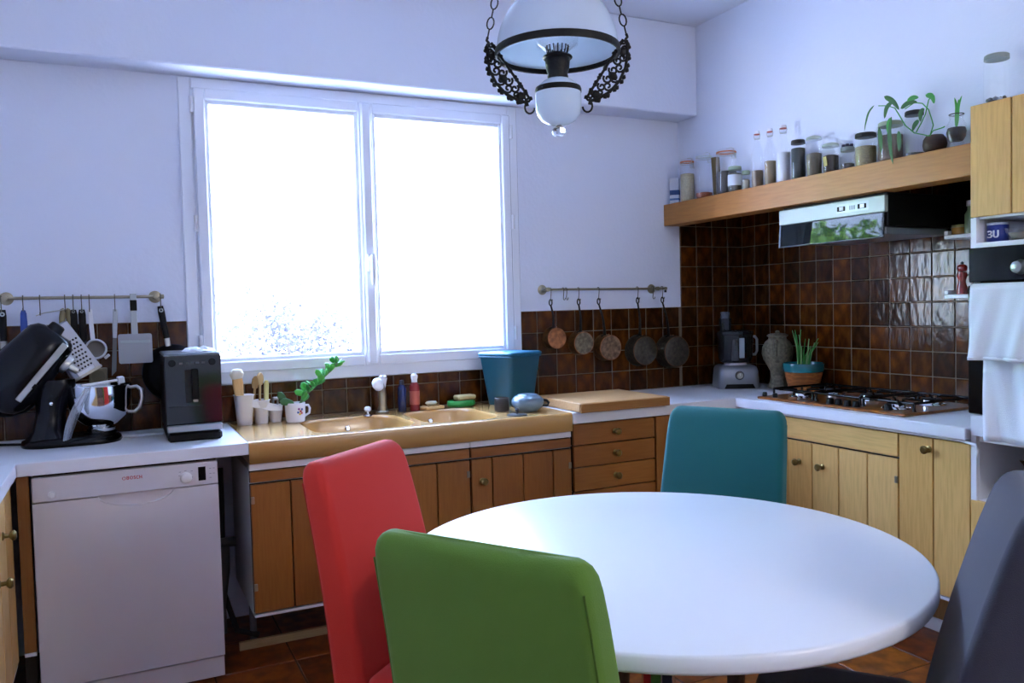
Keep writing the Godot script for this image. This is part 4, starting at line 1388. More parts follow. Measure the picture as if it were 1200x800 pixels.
func sink_things() -> void:
	# cutlery caddy and what stands in it
	var t := thing("cutlery_caddy", "white plastic cutlery caddy of three joined cups by the sink", "caddy", V(0.0, H + 0.0005, 0.13), 10)
	for q in [[0.058, 0.034, 0.128], [0.132, 0.03, 0.1], [0.195, 0.027, 0.072]]:
		var r := []
		for e in [[0.0, 0.8], [0.003, 0.84], [q[2], 1.12], [q[2] + 0.002, 1.2], [q[2] + 0.004, 1.2]]:
			r.append(flat_ring(rrect(q[1] * 2 * e[1], q[1] * 2 * e[1], q[1] * 0.6 * e[1], 4), e[0], q[0], 0))
		for e in [[q[2] + 0.003, 1.08], [0.006, 0.76]]:
			r.append(flat_ring(rrect(q[1] * 2 * e[1], q[1] * 2 * e[1], q[1] * 0.6 * e[1], 4), e[0], q[0], 0))
		obj(t, "cup", loft(r), M.white)
	obj(t, "web", extrude(PackedVector2Array([Vector2(0.03, 0.13), Vector2(0.218, 0.072), Vector2(0.218, 0.05), Vector2(0.16, 0.055), Vector2(0.12, 0.07), Vector2(0.09, 0.075), Vector2(0.04, 0.09)]), 0.026, 0.031), M.white)
	var at := t.transform
	var b := thing("dish_brush", "wooden dish brush with pale bristle head in the tallest caddy cup", "brush")
	b.transform = at * T(V(0.05, 0.01, 0.0), V(3, 0, 6))
	obj(b, "handle", loft([flat_ring(rrect(0.03, 0.012, 0.005, 3), 0.0), flat_ring(rrect(0.038, 0.013, 0.006, 3), 0.12), flat_ring(rrect(0.046, 0.016, 0.007, 3), 0.175), flat_ring(rrect(0.042, 0.018, 0.007, 3), 0.2)]), M.pale_wood)
	obj(b, "bristles", loft([flat_ring(rrect(0.046, 0.024, 0.01, 3), 0.196), flat_ring(rrect(0.06, 0.034, 0.014, 3), 0.215), flat_ring(rrect(0.048, 0.028, 0.012, 3), 0.232), flat_ring(rrect(0.02, 0.012, 0.005, 3), 0.238)]), mat("e8e2d2", 0.9))
	for s in [["wooden spoon with a dark oval bowl beside the dish brush", 0.092, -8.0, 0.2, "9a7848"], ["taller wooden spoon in the middle caddy cup", 0.125, -4.0, 0.215, "c8a878"]]:
		b = thing("wooden_spoon", s[0], "spoon")
		b.transform = at * T(V(s[1], 0.01, -0.004), V(-4, 0, s[2]))
		obj(b, "handle", tube([V(0, 0, 0), V(0, s[3] * 0.75, 0)], 0.0055, 8), mat(s[4], 0.6))
		obj(b, "bowl", lathe(L([0, -0.032, 0.012, -0.024, 0.0165, -0.004, 0.015, 0.014, 0.008, 0.026, 0, 0.03]), 16, 80), mat(s[4], 0.6), T(V(0, s[3] * 0.86, 0), Vector3.ZERO, V(1, 1, 0.4)))
	b = thing("bottle_brush", "yellow handled brush leaning in the middle caddy cup", "brush")
	b.transform = at * T(V(0.15, 0.01, 0.006), V(2, 0, -2))
	obj(b, "handle", loft([flat_ring(rrect(0.014, 0.01, 0.004, 3), 0.0), flat_ring(rrect(0.02, 0.013, 0.005, 3), 0.1), flat_ring(rrect(0.022, 0.014, 0.006, 3), 0.165), flat_ring(rrect(0.012, 0.008, 0.003, 3), 0.178)]), mat("dccf8a", 0.5))
	b = thing("vegetable_peeler", "steel peeler standing in the lowest caddy cup", "peeler")
	b.transform = at * T(V(0.195, 0.01, 0.0), V(0, 20, -2))
	for x in [-0.012, 0.012]:
		obj(b, "prong", box(V(x - 0.002, 0, -0.005), V(x + 0.002, 0.1, 0.005), 0.001), M.steel)
	obj(b, "blade", box(V(-0.012, 0.086, -0.004), V(0.012, 0.1, 0.004), 0.001), M.steel)
	obj(b, "grip", box(V(-0.012, 0, -0.006), V(0.012, 0.07, 0.006), 0.003), mat("3a3f44", 0.5))
	# mug with a succulent
	t = thing("mug", "white mug printed with small coloured flowers, holding a plant", "mug", V(0.268, H + 0.0005, 0.16))
	obj(t, "body", lathe(L([0, 0, 0.036, 0, 0.04, 0.004, 0.0425, 0.03, 0.044, 0.084, 0.0425, 0.086, 0.041, 0.084, 0.0385, 0.01, 0, 0.008]), 32), mat("eceaf0", 0.2))
	obj(t, "handle", tube([V(0.042, 0.07, 0), V(0.06, 0.07, 0), V(0.067, 0.055, 0), V(0.064, 0.034, 0), V(0.041, 0.022, 0)], 0.0055, 8), mat("eceaf0", 0.2), T(Vector3.ZERO, V(0, 10, 0)))
	for q in [[70, 0.05, "b8323c"], [60, 0.058, "3a4fa0"], [80, 0.06, "8a4a9a"], [74, 0.038, "d8b83c"], [62, 0.042, "c8555c"], [85, 0.046, "4a6ab0"]]:
		var a := deg_to_rad(q[0])
		obj(t, "printed_flower", lathe(L([0, 0, 0.0055, 0, 0.005, 0.0004, 0, 0.0006]), 8), mat(q[2], 0.4), T(V(0.0435 * cos(a), q[1], 0.0435 * sin(a)), V(90, 90 - q[0], 0)))
	t = thing("succulent", "bright green fleshy-leaved plant leaning out of the white mug", "plant", V(0.268, H + 0.07, 0.16))
	obj(t, "soil", lathe(L([0, 0.006, 0.036, 0.005, 0.036, 0, 0, 0]), 20), M.soil)
	var o := V(0.268, H + 0.07, 0.16)
	var st := []
	for q in [[0.285, 0.955], [0.319, 1.002], [0.351, 1.027], [0.384, 1.061], [0.425, 1.094], [0.458, 1.124], [0.463, 1.142]]:
		st.append(V(q[0], q[1], 0.165) - o)
	obj(t, "stem", tube(st, [0.006, 0.006, 0.005, 0.005, 0.004, 0.003, 0.002], 7), mat("5c7a4a", 0.6))
	var lf := lathe(L([0, 0, 0.006, 0.006, 0.0105, 0.022, 0.009, 0.033, 0, 0.041]), 10, 90).mesh()
	var bright := mat("4fae4a", 0.35)
	bright.backlight_enabled = true
	bright.backlight = Color(0.3, 0.55, 0.2)
	for i in 34:
		var u := 0.04 + 0.94 * i / 33.0
		var k := u * (st.size() - 1)
		var j := mini(int(k), st.size() - 2)
		var p: Vector3 = st[j].lerp(st[j + 1], k - j)
		var sc := lerpf(1.5, 0.95, u)
		obj(t, "leaf", lf, bright if i % 3 else M.leaf, T(p, V(rng.randf_range(-60, 60), i * 137.5, rng.randf_range(-75, 75)), V(sc, sc, sc * 0.35)))
	for q in [[-0.03, -20.0], [0.0, 15.0]]:
		obj(t, "leaf", lf, M.leaf_dark, T(V(q[0] - 0.005, 0.015, 0.01), V(10, 20, 62 + q[1]), V(1.6, 1.9, 0.5)))
	# tap
	t = thing("kitchen_tap", "steel pull-out kitchen tap with white spray head and lever", "tap", V(0.685, H + 0.0005, 0.1))
	obj(t, "base", lathe(L([0, 0, 0.03, 0, 0.031, 0.006, 0.024, 0.012, 0.022, 0.03, 0, 0.03]), 22), M.nickel)
	obj(t, "body", tube([V(0, 0.02, 0), V(0, 0.07, 0.002), V(-0.006, 0.11, 0.014), V(-0.022, 0.14, 0.04), V(-0.038, 0.152, 0.07)], [0.02, 0.0195, 0.019, 0.018, 0.02], 14), M.nickel)
	obj(t, "spray_head", lathe(L([0, -0.036, 0.016, -0.035, 0.023, -0.028, 0.026, -0.005, 0.024, 0.016, 0.014, 0.03, 0, 0.034]), 20, 60), M.white, T(V(-0.045, 0.146, 0.082), V(58, -28, 0)))
	var lv := obj(t, "lever", lathe(L([0, 0, 0.012, 0, 0.014, 0.02, 0.022, 0.062, 0.021, 0.068, 0, 0.07]), 18), M.white, T(V(0.004, 0.1, -0.008), V(-6, 0, -4)))
	obj(lv, "lever_cap", lathe(L([0, 0.078, 0.016, 0.077, 0.022, 0.07, 0.022, 0.066, 0, 0.066]), 18), M.chrome)
	t = thing("soap_pump", "small white knob on chrome collar in the sink rim beside the tap", "pump", V(0.595, H + 0.0005, 0.16))
	obj(t, "collar", lathe(L([0, 0, 0.02, 0, 0.019, 0.006, 0.01, 0.01, 0.008, 0.02, 0, 0.02]), 18), M.chrome)
	obj(t, "knob", lathe(L([0, 0.018, 0.01, 0.02, 0.0165, 0.028, 0.015, 0.038, 0.008, 0.043, 0, 0.044]), 18), M.white)
	t = thing("soap_bottle", "dark blue bottle standing behind the sink", "bottle", V(0.778, H + 0.0005, 0.11))
	obj(t, "body", lathe(L([0, 0, 0.019, 0, 0.0205, 0.003, 0.0205, 0.11, 0.014, 0.124, 0.012, 0.128, 0, 0.128]), 22), mat("1c2c5c", 0.25))
	obj(t, "cap", lathe(L([0, 0.15, 0.009, 0.15, 0.011, 0.146, 0.0115, 0.128, 0, 0.128]), 18), mat("2a2d3a", 0.4))
	t = thing("soap_bottle", "red bottle with white pump top standing behind the sink", "bottle", V(0.842, H + 0.0005, 0.11))
	obj(t, "body", lathe(L([0, 0, 0.022, 0, 0.0235, 0.003, 0.0235, 0.118, 0.017, 0.132, 0.013, 0.136, 0, 0.136]), 22), mat("8c2c2e", 0.25))
	obj(t, "pump", lathe(L([0, 0.136, 0.014, 0.136, 0.014, 0.15, 0.016, 0.155, 0.017, 0.168, 0.01, 0.176, 0, 0.177]), 18), M.white)
	obj(t, "label_band", lathe(L([0.0238, 0.03, 0.0241, 0.03, 0.0241, 0.095, 0.0238, 0.095]), 22), mat("b85a4a", 0.5))
	t = thing("soap_dish", "pale wooden soap dish behind the far bowl", "dish", V(0.925, H + 0.0005, 0.11), 14)
	obj(t, "base", box(V(-0.055, 0, -0.035), V(0.055, 0.016, 0.035), 0.004), M.pale_wood)
	for x in [-0.03, 0.0, 0.03]:
		obj(t, "rib", box(V(x - 0.004, 0.0155, -0.03), V(x + 0.004, 0.02, 0.03), 0.001), M.pale_wood)
	t = thing("soap_bar", "worn cream soap bar lying on the wooden soap dish", "soap", V(0.925, H + 0.0205, 0.11))
	obj(t, "bar", lathe(L([0, 0, 0.018, 0.002, 0.026, 0.01, 0.02, 0.018, 0, 0.02]), 20, 90), mat("d2cdb4", 0.5), T(Vector3.ZERO, Vector3.ZERO, V(1.2, 1, 0.8)))
	t = thing("sponge_holder", "bright green oval sponge holder beside the blue bin", "holder", V(1.085, H + 0.0005, 0.1))
	obj(t, "body", lathe(L([0, 0.004, 0.05, 0, 0.066, 0.004, 0.07, 0.012, 0.068, 0.03, 0.064, 0.032, 0.06, 0.022, 0, 0.02]), 28, 60), mat("2f9c4c", 0.35), T(Vector3.ZERO, Vector3.ZERO, V(1.05, 1, 0.62)))
	t = thing("sponge", "beige scouring sponge with brown pad lying on the green holder", "sponge", V(1.105, H + 0.023, 0.098), 8)
	obj(t, "foam", box(V(-0.05, 0.012, -0.03), V(0.05, 0.034, 0.03), 0.006), mat("cdb984", 0.9))
	obj(t, "pad", box(V(-0.05, 0.004, -0.03), V(0.05, 0.012, 0.03), 0.003), mat("6a5a32", 0.95))
	# compost bin
	t = thing("compost_bin", "blue plastic compost bin with black carrying handle under the window", "bin", V(1.335, H + 0.0005, 0.15), 24)
	var rr := []
	for q in [[0.0, 0.0], [0.006, 0.004], [0.235, 0.03], [0.237, 0.036], [0.244, 0.036], [0.246, 0.03]]:
		rr.append(flat_ring(rrect(0.175 + 2 * q[1], 0.15 + 2 * q[1], 0.02, 4), q[0]))
	obj(t, "body", loft(rr), M.bin)
	rr = []
	for q in [[0.247, 0.034], [0.249, 0.038], [0.258, 0.037], [0.262, 0.03], [0.2625, 0.0]]:
		rr.append(flat_ring(rrect(0.175 + 2 * q[1], 0.15 + 2 * q[1], 0.02, 4), q[0]))
	obj(t, "lid", loft(rr), mat("28708f", 0.4))
	obj(t, "handle", tube([V(0.122, 0.232, -0.055), V(0.14, 0.2, -0.053), V(0.165, 0.165, -0.045), V(0.175, 0.15, -0.02), V(0.175, 0.15, 0.02), V(0.165, 0.165, 0.045), V(0.14, 0.2, 0.053), V(0.122, 0.232, 0.055)], 0.0065, 8), M.black)
	t = thing("small_cup", "small dark metal cup standing beside the far bowl", "cup", V(1.17, H + 0.0005, 0.39))
	obj(t, "body", lathe(L([0, 0, 0.03, 0, 0.034, 0.004, 0.035, 0.03, 0.034, 0.062, 0.032, 0.064, 0.031, 0.06, 0.031, 0.01, 0, 0.008]), 26), mat("4a4644", 0.35, 0.6))
	t = thing("drain_plug", "black flat rubber sink plug with upright knob by the pot", "plug", V(1.165, H + 0.0005, 0.56))
	obj(t, "disc", lathe(L([0, 0.006, 0.02, 0.007, 0.044, 0.004, 0.046, 0.0, 0, 0]), 28), M.rubber)
	obj(t, "knob", lathe(L([0, 0.034, 0.006, 0.033, 0.009, 0.026, 0.006, 0.016, 0.006, 0.006, 0, 0.006]), 14), mat("4c5560", 0.3, 0.5))
	t = thing("lidded_pot", "round blue-grey glazed pot with a flat lid and black handle", "pot", V(1.27, H + 0.0005, 0.46), -15)
	obj(t, "body", lathe(L([0, 0, 0.042, 0, 0.046, 0.004, 0.066, 0.02, 0.076, 0.038, 0.074, 0.054, 0.062, 0.068, 0.05, 0.074, 0, 0.074]), 36, 60), M.teapot)
	obj(t, "lid", lathe(L([0, 0.081, 0.03, 0.081, 0.046, 0.0785, 0.05, 0.0745, 0, 0.0745]), 30), M.teapot)
	obj(t, "handle", tube([V(0.068, 0.05, 0), V(0.09, 0.046, 0), V(0.1, 0.035, 0), V(0.095, 0.024, 0), V(0.07, 0.024, 0)], 0.006, 8), M.black)
	t = thing("cutting_board", "thick pale wooden cutting board on the worktop under the pans", "board", V(0, H + 0.0005, 0))
	obj(t, "board", box(V(1.425, 0.002, 0.24), V(1.915, 0.042, 0.668), 0.003), M.board)
	obj(t, "front_edging", box(V(1.426, 0.0, 0.6685), V(1.914, 0.04, 0.682), 0.002), M.board_end)


func left_worktop_things() -> void:
	# coffee machine
	var t := thing("coffee_machine", "black automatic coffee machine with glossy front beside the stand mixer", "coffee machine", V(-0.172, H + 0.0005, 0.27))
	obj(t, "body", box(V(-0.1, 0.035, -0.17), V(0.1, 0.325, 0.18), 0.006), M.black)
	obj(t, "base", box(V(-0.098, 0.0, -0.165), V(0.098, 0.034, 0.2), 0.008), M.black)
	var f := obj(t, "front_panel", box(V(-0.102, 0.066, 0.181), V(0.102, 0.33, 0.2), 0.003), M.panel)
	obj(f, "spout_recess", box(V(-0.03, 0.15, 0.1995), V(-0.008, 0.275, 0.2012), 0.0005), M.rubber)
	obj(f, "spout", box(V(-0.008, 0.16, 0.2), V(0.018, 0.278, 0.212), 0.004), M.black_gloss)
	obj(f, "nozzle", box(V(-0.004, 0.15, 0.2), V(0.014, 0.165, 0.208), 0.002), M.steel)
	for x in [-0.074, 0.07]:
		obj(f, "dial", lathe(L([0, 0.007, 0.011, 0.007, 0.0125, 0.005, 0.013, 0, 0, 0]), 20), M.black_gloss, T(V(x, 0.302, 0.2), V(90, 0, 0)))
	for x in [-0.042, -0.018, -0.002, 0.016, 0.038]:
		obj(f, "button", box(V(x - 0.006, 0.297, 0.2), V(x + 0.006, 0.304, 0.2012), 0.0005), mat("5a6066", 0.4, 0.4))
	obj(f, "tray_seam", box(V(-0.09, 0.135, 0.1998), V(0.03, 0.1365, 0.2006)), M.rubber)
	obj(t, "drip_tray_trim", box(V(-0.1, 0.037, 0.181), V(0.1, 0.063, 0.205), 0.004), M.alu)
	obj(t, "lid", box(V(-0.101, 0.3255, -0.17), V(0.101, 0.337, 0.19), 0.004), mat("70767c", 0.3, 0.6))
	t = thing("plastic_wrap", "crumpled clear-white plastic wrap lying on the coffee machine", "wrap", V(-0.14, H + 0.338, 0.36))
	var wr := lathe(L([0, 0, 0.056, 0, 0.058, 0.004, 0.045, 0.014, 0.025, 0.02, 0, 0.021]), 26, 10)
	wr.warp(func(p: Vector3) -> Vector3: return V(p.x * (1.1 + 0.15 * sin(p.z * 190.0)), p.y * (0.8 + 0.5 * sin(p.x * 230.0) * cos(p.z * 170.0)), p.z * 0.7))
	obj(t, "film", wr, mat("dfe4ee", 0.3))
	# stand mixer, bowl to the right, head tilted back
	t = thing("stand_mixer", "black stand mixer with its head tilted back and steel trim", "mixer", V(-0.6, H + 0.0005, 0.24))
	var R := func(y: float, x0: float, x1: float, d: float, r: float) -> PackedVector3Array: return flat_ring(rrect(x1 - x0, d, minf(r, minf(d, x1 - x0) / 2 - 0.001), 6), y, (x0 + x1) / 2, 0)
	obj(t, "base", loft([R.call(0.0, -0.17, 0.17, 0.2, 0.09), R.call(0.008, -0.175, 0.175, 0.21, 0.1), R.call(0.022, -0.17, 0.17, 0.2, 0.095), R.call(0.032, -0.15, 0.155, 0.17, 0.08)]), M.black_gloss)
	obj(t, "pedestal", loft([R.call(0.025, -0.16, 0.0, 0.17, 0.07), R.call(0.06, -0.135, -0.02, 0.125, 0.055), R.call(0.12, -0.12, -0.018, 0.105, 0.05), R.call(0.18, -0.118, -0.005, 0.1, 0.048), R.call(0.225, -0.12, 0.02, 0.105, 0.05), R.call(0.25, -0.11, 0.018, 0.095, 0.045)]), M.black_gloss)
	obj(t, "bowl_plate", lathe(L([0, 0.04, 0.055, 0.04, 0.06, 0.036, 0.06, 0.03, 0, 0.03]), 28), M.black_gloss, T(V(0.1, 0, 0)))
	obj(t, "speed_lever", lathe(L([0, 0, 0.004, 0, 0.004, 0.014, 0.007, 0.018, 0.006, 0.024, 0, 0.026]), 12), M.chrome, T(V(-0.062, 0.165, 0.05), V(90, 0, 0)))
	var hx := T(V(-0.142, 0.285, 0.0), V(0, 0, 51))
	var hr := []
	for q in [[-0.17, 0.01, 0.01], [-0.166, 0.05, 0.045], [-0.15, 0.085, 0.062], [-0.12, 0.108, 0.075], [-0.06, 0.122, 0.082], [0.02, 0.118, 0.08], [0.1, 0.106, 0.074], [0.15, 0.098, 0.066], [0.172, 0.08, 0.054], [0.18, 0.06, 0.04]]:
		var p := PackedVector3Array()
		for i in 24:
			var a := TAU * i / 24
			var sy := sin(a)
			p.append(V(q[0], (0.1 if sy < 0 else 1.0) * 0.0 + sy * q[1] * (0.78 if sy < 0 else 1.0), cos(a) * q[2] * 1.06))
		hr.append(p)
	var hd := obj(t, "head", loft(hr), M.black_gloss, hx)
	obj(hd, "trim_band", box(V(-0.095, -0.055, 0.078), V(0.165, -0.032, 0.0865), 0.002), M.steel)
	obj(hd, "trim_notch", box(V(-0.03, -0.062, 0.0785), V(-0.012, -0.05, 0.0875), 0.001), M.black)
	obj(hd, "beater_shaft", lathe(L([0, 0, 0.036, 0, 0.038, 0.006, 0.034, 0.022, 0.014, 0.026, 0.011, 0.06, 0, 0.06]), 22), M.steel, T(V(0.1, -0.078, 0), V(180, 0, 0)))
	obj(hd, "hub", lathe(L([0, 0.03, 0.02, 0.03, 0.026, 0.026, 0.03, 0, 0, 0]), 22), M.black, T(V(0.178, 0.02, 0), V(0, 0, -90)))
	# bowl
	t = thing("mixing_bowl", "polished steel mixing bowl with a handle on the stand mixer base", "bowl", V(-0.5, H + 0.041, 0.24))
	obj(t, "bowl", lathe(L([0, 0.002, 0.05, 0, 0.052, 0.012, 0.044, 0.02, 0.062, 0.03, 0.095, 0.06, 0.109, 0.1, 0.112, 0.15, 0.114, 0.178, 0.119, 0.18, 0.118, 0.183, 0.111, 0.18, 0.108, 0.1, 0.09, 0.058, 0.05, 0.03, 0, 0.028]), 44, 30), M.chrome)
	obj(t, "handle", tube([V(0.108, 0.165, 0), V(0.135, 0.168, 0), V(0.152, 0.155, 0), V(0.155, 0.12, 0), V(0.145, 0.085, 0), V(0.125, 0.068, 0), V(0.1, 0.07, 0)], [0.006, 0.007, 0.009, 0.009, 0.009, 0.007, 0.006], 10), M.steel, T(Vector3.ZERO, V(0, -12, 0)))
	t = thing("pouring_shield", "clear curved plastic pouring shield leaning against the mixing bowl", "shield", V(-0.585, H + 0.034, 0.375), 12)
	var bands := []
	for i in 11:
		var u := i / 10.0
		var c := V(-0.03 + 0.035 * u + 0.045 * u * u, 0.19 * u, 0.0)
		var hw := 0.018 + 0.03 * sin(PI * (0.15 + 0.7 * u))
		bands.append(PackedVector3Array([c + V(-hw * 0.5, 0, hw), c + V(-hw * 0.5 + 0.003, 0, hw), c + V(0.003 + hw * 0.1, 0, 0.2 * hw), c + V(hw * 0.6, 0, -hw * 0.6), c + V(hw * 0.6 - 0.003, 0, -hw * 0.6), c + V(hw * 0.1 - 0.001, 0, 0.2 * hw)]))
	obj(t, "shield", loft(bands), glassy(Color("dfe8f2"), 0.3, 0.08))
	t = thing("spatula", "white plastic spatula lying across the rim of the mixing bowl", "spatula", V(-0.5, H + 0.229, 0.28), 8)
	obj(t, "handle", box(V(-0.06, -0.003, -0.007), V(0.07, 0.006, 0.007), 0.002), M.white, T(Vector3.ZERO, V(0, 0, 6)))
	obj(t, "blade", box(V(0.066, -0.012, -0.02), V(0.09, 0.014, 0.02), 0.003), M.white, T(Vector3.ZERO, V(0, 0, 6)))
	t = thing("power_cord", "white cord lying on the worktop between mixer and coffee machine", "cord")
	obj(t, "cord", tube([V(-0.43, H + 0.007, 0.2), V(-0.4, H + 0.006, 0.22), V(-0.33, H + 0.006, 0.22), V(-0.28, H + 0.006, 0.2), V(-0.26, H + 0.006, 0.1)], 0.006, 8), M.white)
	t = thing("power_cord", "black cord curving behind the stand mixer along the tiles", "cord")
	obj(t, "cord", tube([V(-0.77, H + 0.006, 0.2), V(-0.85, H + 0.006, 0.16), V(-0.97, H + 0.006, 0.14), V(-1.1, H + 0.006, 0.1)], 0.005, 8), M.black)
	t = thing("wall_socket", "small beige wall socket on the brown tiles behind the mixing bowl", "socket", V(-0.505, 1.12, 0.008))
	obj(t, "plate", box(V(-0.035, -0.035, 0), V(0.035, 0.035, 0.014), 0.004), mat("8f8a72", 0.5))
	obj(t, "face", lathe(L([0, 0.0, 0.024, 0, 0.026, 0.003, 0, 0.003]), 20), mat("7a765f", 0.5), T(V(0, 0, 0.0135), V(90, 0, 0)))


func rail(label: String, a: Vector3, b: Vector3, flanges: Array, r := 0.0065) -> void:
	var t := thing("wall_rail", label, "rail", V(a.x, a.y, 0))
	var d := b - V(a.x, a.y, 0)
	obj(t, "bar", tube([V(0, 0, a.z), d], r, 10), M.nickel)
	for x in flanges:
		var f := obj(t, "flange", lathe(L([0, 0, 0.026, 0, 0.026, 0.003, 0.012, 0.006, 0.007, 0.012, 0.007, 0.052, 0.011, 0.054, 0.011, 0.07, 0, 0.072]), 20), M.nickel, T(V(x - a.x, lerpf(0, d.y, (x - a.x) / d.x), 0.001), V(90, 0, 0)))
	for p in [V(0, 0, a.z), d]:
		obj(t, "end_cap", lathe(L([0, -0.009, 0.009, -0.006, 0.009, 0.006, 0, 0.009]), 12), M.nickel, T(p, V(0, 0, 90)))


func s_hook(label: String, at: Vector3, drop: float) -> void:
	var t := thing("hook", label, "hook", at, 0, "thin steel hooks on the wall rails")
	var p := []
	for i in 8:
		var a := deg_to_rad(-40 + 32.0 * i)
		p.append(V(0, 0.0105 * sin(a), 0.0105 * cos(a)))
	p.reverse()
	p.append(V(0, -0.012, 0.0095))
	p.append(V(0, -drop + 0.008, 0.004))
	for i in 7:
		var a := deg_to_rad(180 + 33.0 * i)
		p.append(V(0, -drop + 0.009 * sin(a) * 1.0, 0.0125 + 0.0095 * cos(a)))
	obj(t, "wire", tube(p, 0.002, 6), M.hook)


func utensil_rail() -> void:
	var z := 0.062
	rail("thin steel utensil rail on the wall above the stand mixer", V(-0.845, 1.448, z), V(-0.25, 1.446, z), [-0.82, -0.275])
	var hk := [["small hook holding the frying pan at the rail end near the mixer head", -0.832, 0.045], ["small hook holding the blue-handled brush", -0.758, 0.042], ["bent hook holding the steel box grater", -0.7, 0.06],
		["hook holding the beige cloth bundle", -0.612, 0.05], ["hook holding the shorter black-handled tool", -0.583, 0.05], ["hook holding the longer black-handled tool", -0.553, 0.048],
		["hook holding the little white sieve", -0.525, 0.05], ["hook holding the bread knife", -0.431, 0.05], ["hook holding the frying pan behind the coffee machine", -0.257, 0.045]]
	for h in hk:
		s_hook(h[0], V(h[1], 1.448, z), h[2])
	fry_pan("black frying pan hanging by the end of the utensil rail behind the mixer head", V(-0.832, 1.4, 0.03), 0.15, 0.135, 0)
	fry_pan("black frying pan hanging partly behind the coffee machine", V(-0.257, 1.402, 0.026), 0.165, 0.12, 8)
	var t := thing("bottle_brush", "thin brush with a blue plastic handle hanging on the rail", "brush", V(-0.758, 1.402, z + 0.006))
	obj(t, "handle", lathe(L([0, 0, 0.007, -0.002, 0.011, -0.015, 0.0125, -0.05, 0.0125, -0.095, 0.009, -0.108, 0, -0.11]), 16), mat("2f4c9c", 0.4))
	obj(t, "stem", tube([V(0, -0.105, 0), V(0.003, -0.2, 0)], 0.0028, 6), M.steel)
	obj(t, "bristles", lathe(L([0, -0.2, 0.012, -0.205, 0.013, -0.26, 0, -0.265]), 14), mat("d8d8d8", 0.9))
	# box grater, tilted
	t = thing("box_grater", "steel box grater hanging tilted with its rough face outward", "grater", V(-0.655, 1.352, z + 0.004))
	var gx := T(V(0.054, -0.112, 0.03), V(0, 14, 29))
	var gr := G.new()
	gr.add(loft([flat_ring(rrect(0.115, 0.07, 0.006, 2), -0.115), flat_ring(rrect(0.092, 0.055, 0.006, 2), 0.105)]))
	var b := obj(t, "body", gr, mat("b9bdc6", 0.45, 0.4), gx)
	var hl := G.new()
	for i in 6:
		for j in 8:
			hl.add(lathe(L([0, 0.004, 0.003, 0.003, 0.0045, 0, 0, 0]), 8), T(V(-0.032 + 0.0125 * i + (0.006 if j % 2 else 0.0), -0.085 + 0.0165 * j, 0.0335 - 0.0028 * j / 8), V(90, 0, 0)))
	obj(b, "grating_teeth", hl, M.iron)
	obj(b, "slicer_slot", box(V(-0.035, -0.108, 0.034), V(0.035, -0.092, 0.038), 0.001), M.chrome)
	obj(b, "rim", loft([flat_ring(rrect(0.12, 0.075, 0.006, 2), -0.118), flat_ring(rrect(0.12, 0.075, 0.006, 2), -0.108)]), M.steel)
	obj(t, "wire_handle", tube([V(-0.06, 0.025, 0.01), V(-0.03, 0.036, 0.01), V(0.02, 0.044, 0.01), V(0.05, 0.05, 0.01)], 0.002, 6), M.steel)
	t = thing("cloth_bundle", "small rolled beige cloth bundle hanging beside the grater", "cloth", V(-0.612, 1.398, z + 0.004))
	for s in [-1, 1]:
		obj(t, "roll", lathe(L([0, 0.02, 0.009, 0.014, 0.012, -0.02, 0.009, -0.05, 0, -0.054]), 12), mat("8d8360", 0.9), T(V(s * 0.01, -0.012, 0), V(0, 0, s * 6)))
	for q in [[-0.583, 0.1, "shorter black-handled kitchen tool hanging next to the grater"], [-0.553, 0.13, "longer black-handled kitchen tool hanging next to the white sieve"]]:
		t = thing("kitchen_tool", q[2], "tool", V(q[0], 1.398, z + 0.008))
		obj(t, "handle", loft([flat_ring(rrect(0.02, 0.014, 0.006, 3), 0.0), flat_ring(rrect(0.028, 0.018, 0.008, 3), -0.02), flat_ring(rrect(0.026, 0.018, 0.008, 3), -q[1] * 0.8), flat_ring(rrect(0.018, 0.012, 0.005, 3), -q[1])]), M.black)
		obj(t, "blade", box(V(-0.012, -q[1] - 0.1, -0.0015), V(0.012, -q[1] + 0.005, 0.0015), 0.001), mat("2a2c30", 0.4, 0.5))
		obj(t, "eyelet", ring(0.005, 0.0014, Vector3.ZERO, 14, 5), M.alu, T(V(0, -0.008, 0.01), V(90, 0, 0)))
	t = thing("sieve", "little round white sieve with a long white handle", "sieve", V(-0.525, 1.398, z + 0.006))
	obj(t, "handle", box(V(-0.008, -0.125, -0.003), V(0.009, 0.0, 0.003), 0.002), M.white, T(Vector3.ZERO, V(0, 0, 3)))
	obj(t, "rim", ring(0.038, 0.0045, Vector3.ZERO, 32, 8), mat("c8cacc", 0.5), T(V(0.016, -0.163, 0.004), V(84, 0, 0)))
	obj(t, "mesh_bowl", lathe(L([0.038, 0, 0.032, 0.012, 0.02, 0.02, 0, 0.024]), 28, 90), mat("77736c", 0.7), T(V(0.016, -0.163, 0.002), V(-96, 0, 0)))
	obj(t, "rest_tab", box(V(-0.012, -0.012, -0.003), V(0.012, 0.0, 0.003), 0.002), mat("c8cacc", 0.5), T(V(0.052, -0.19, 0.004), V(0, 0, 40)))
	t = thing("bread_knife", "long thin bread knife with pale handle hanging between sieve and square pan", "knife", V(-0.431, 1.396, z + 0.005))
	obj(t, "handle", loft([flat_ring(rrect(0.016, 0.012, 0.004, 3), 0.0), flat_ring(rrect(0.02, 0.015, 0.006, 3), -0.05), flat_ring(rrect(0.016, 0.012, 0.005, 3), -0.118)]), mat("b9bcc0", 0.4), T(Vector3.ZERO, V(0, 0, -3)))
	obj(t, "blade", extrude(PackedVector2Array([Vector2(-0.014, -0.118), Vector2(0.002, -0.118), Vector2(-0.006, -0.255), Vector2(-0.024, -0.275)]), -0.001, 0.001), mat("6a6862", 0.3, 0.8))
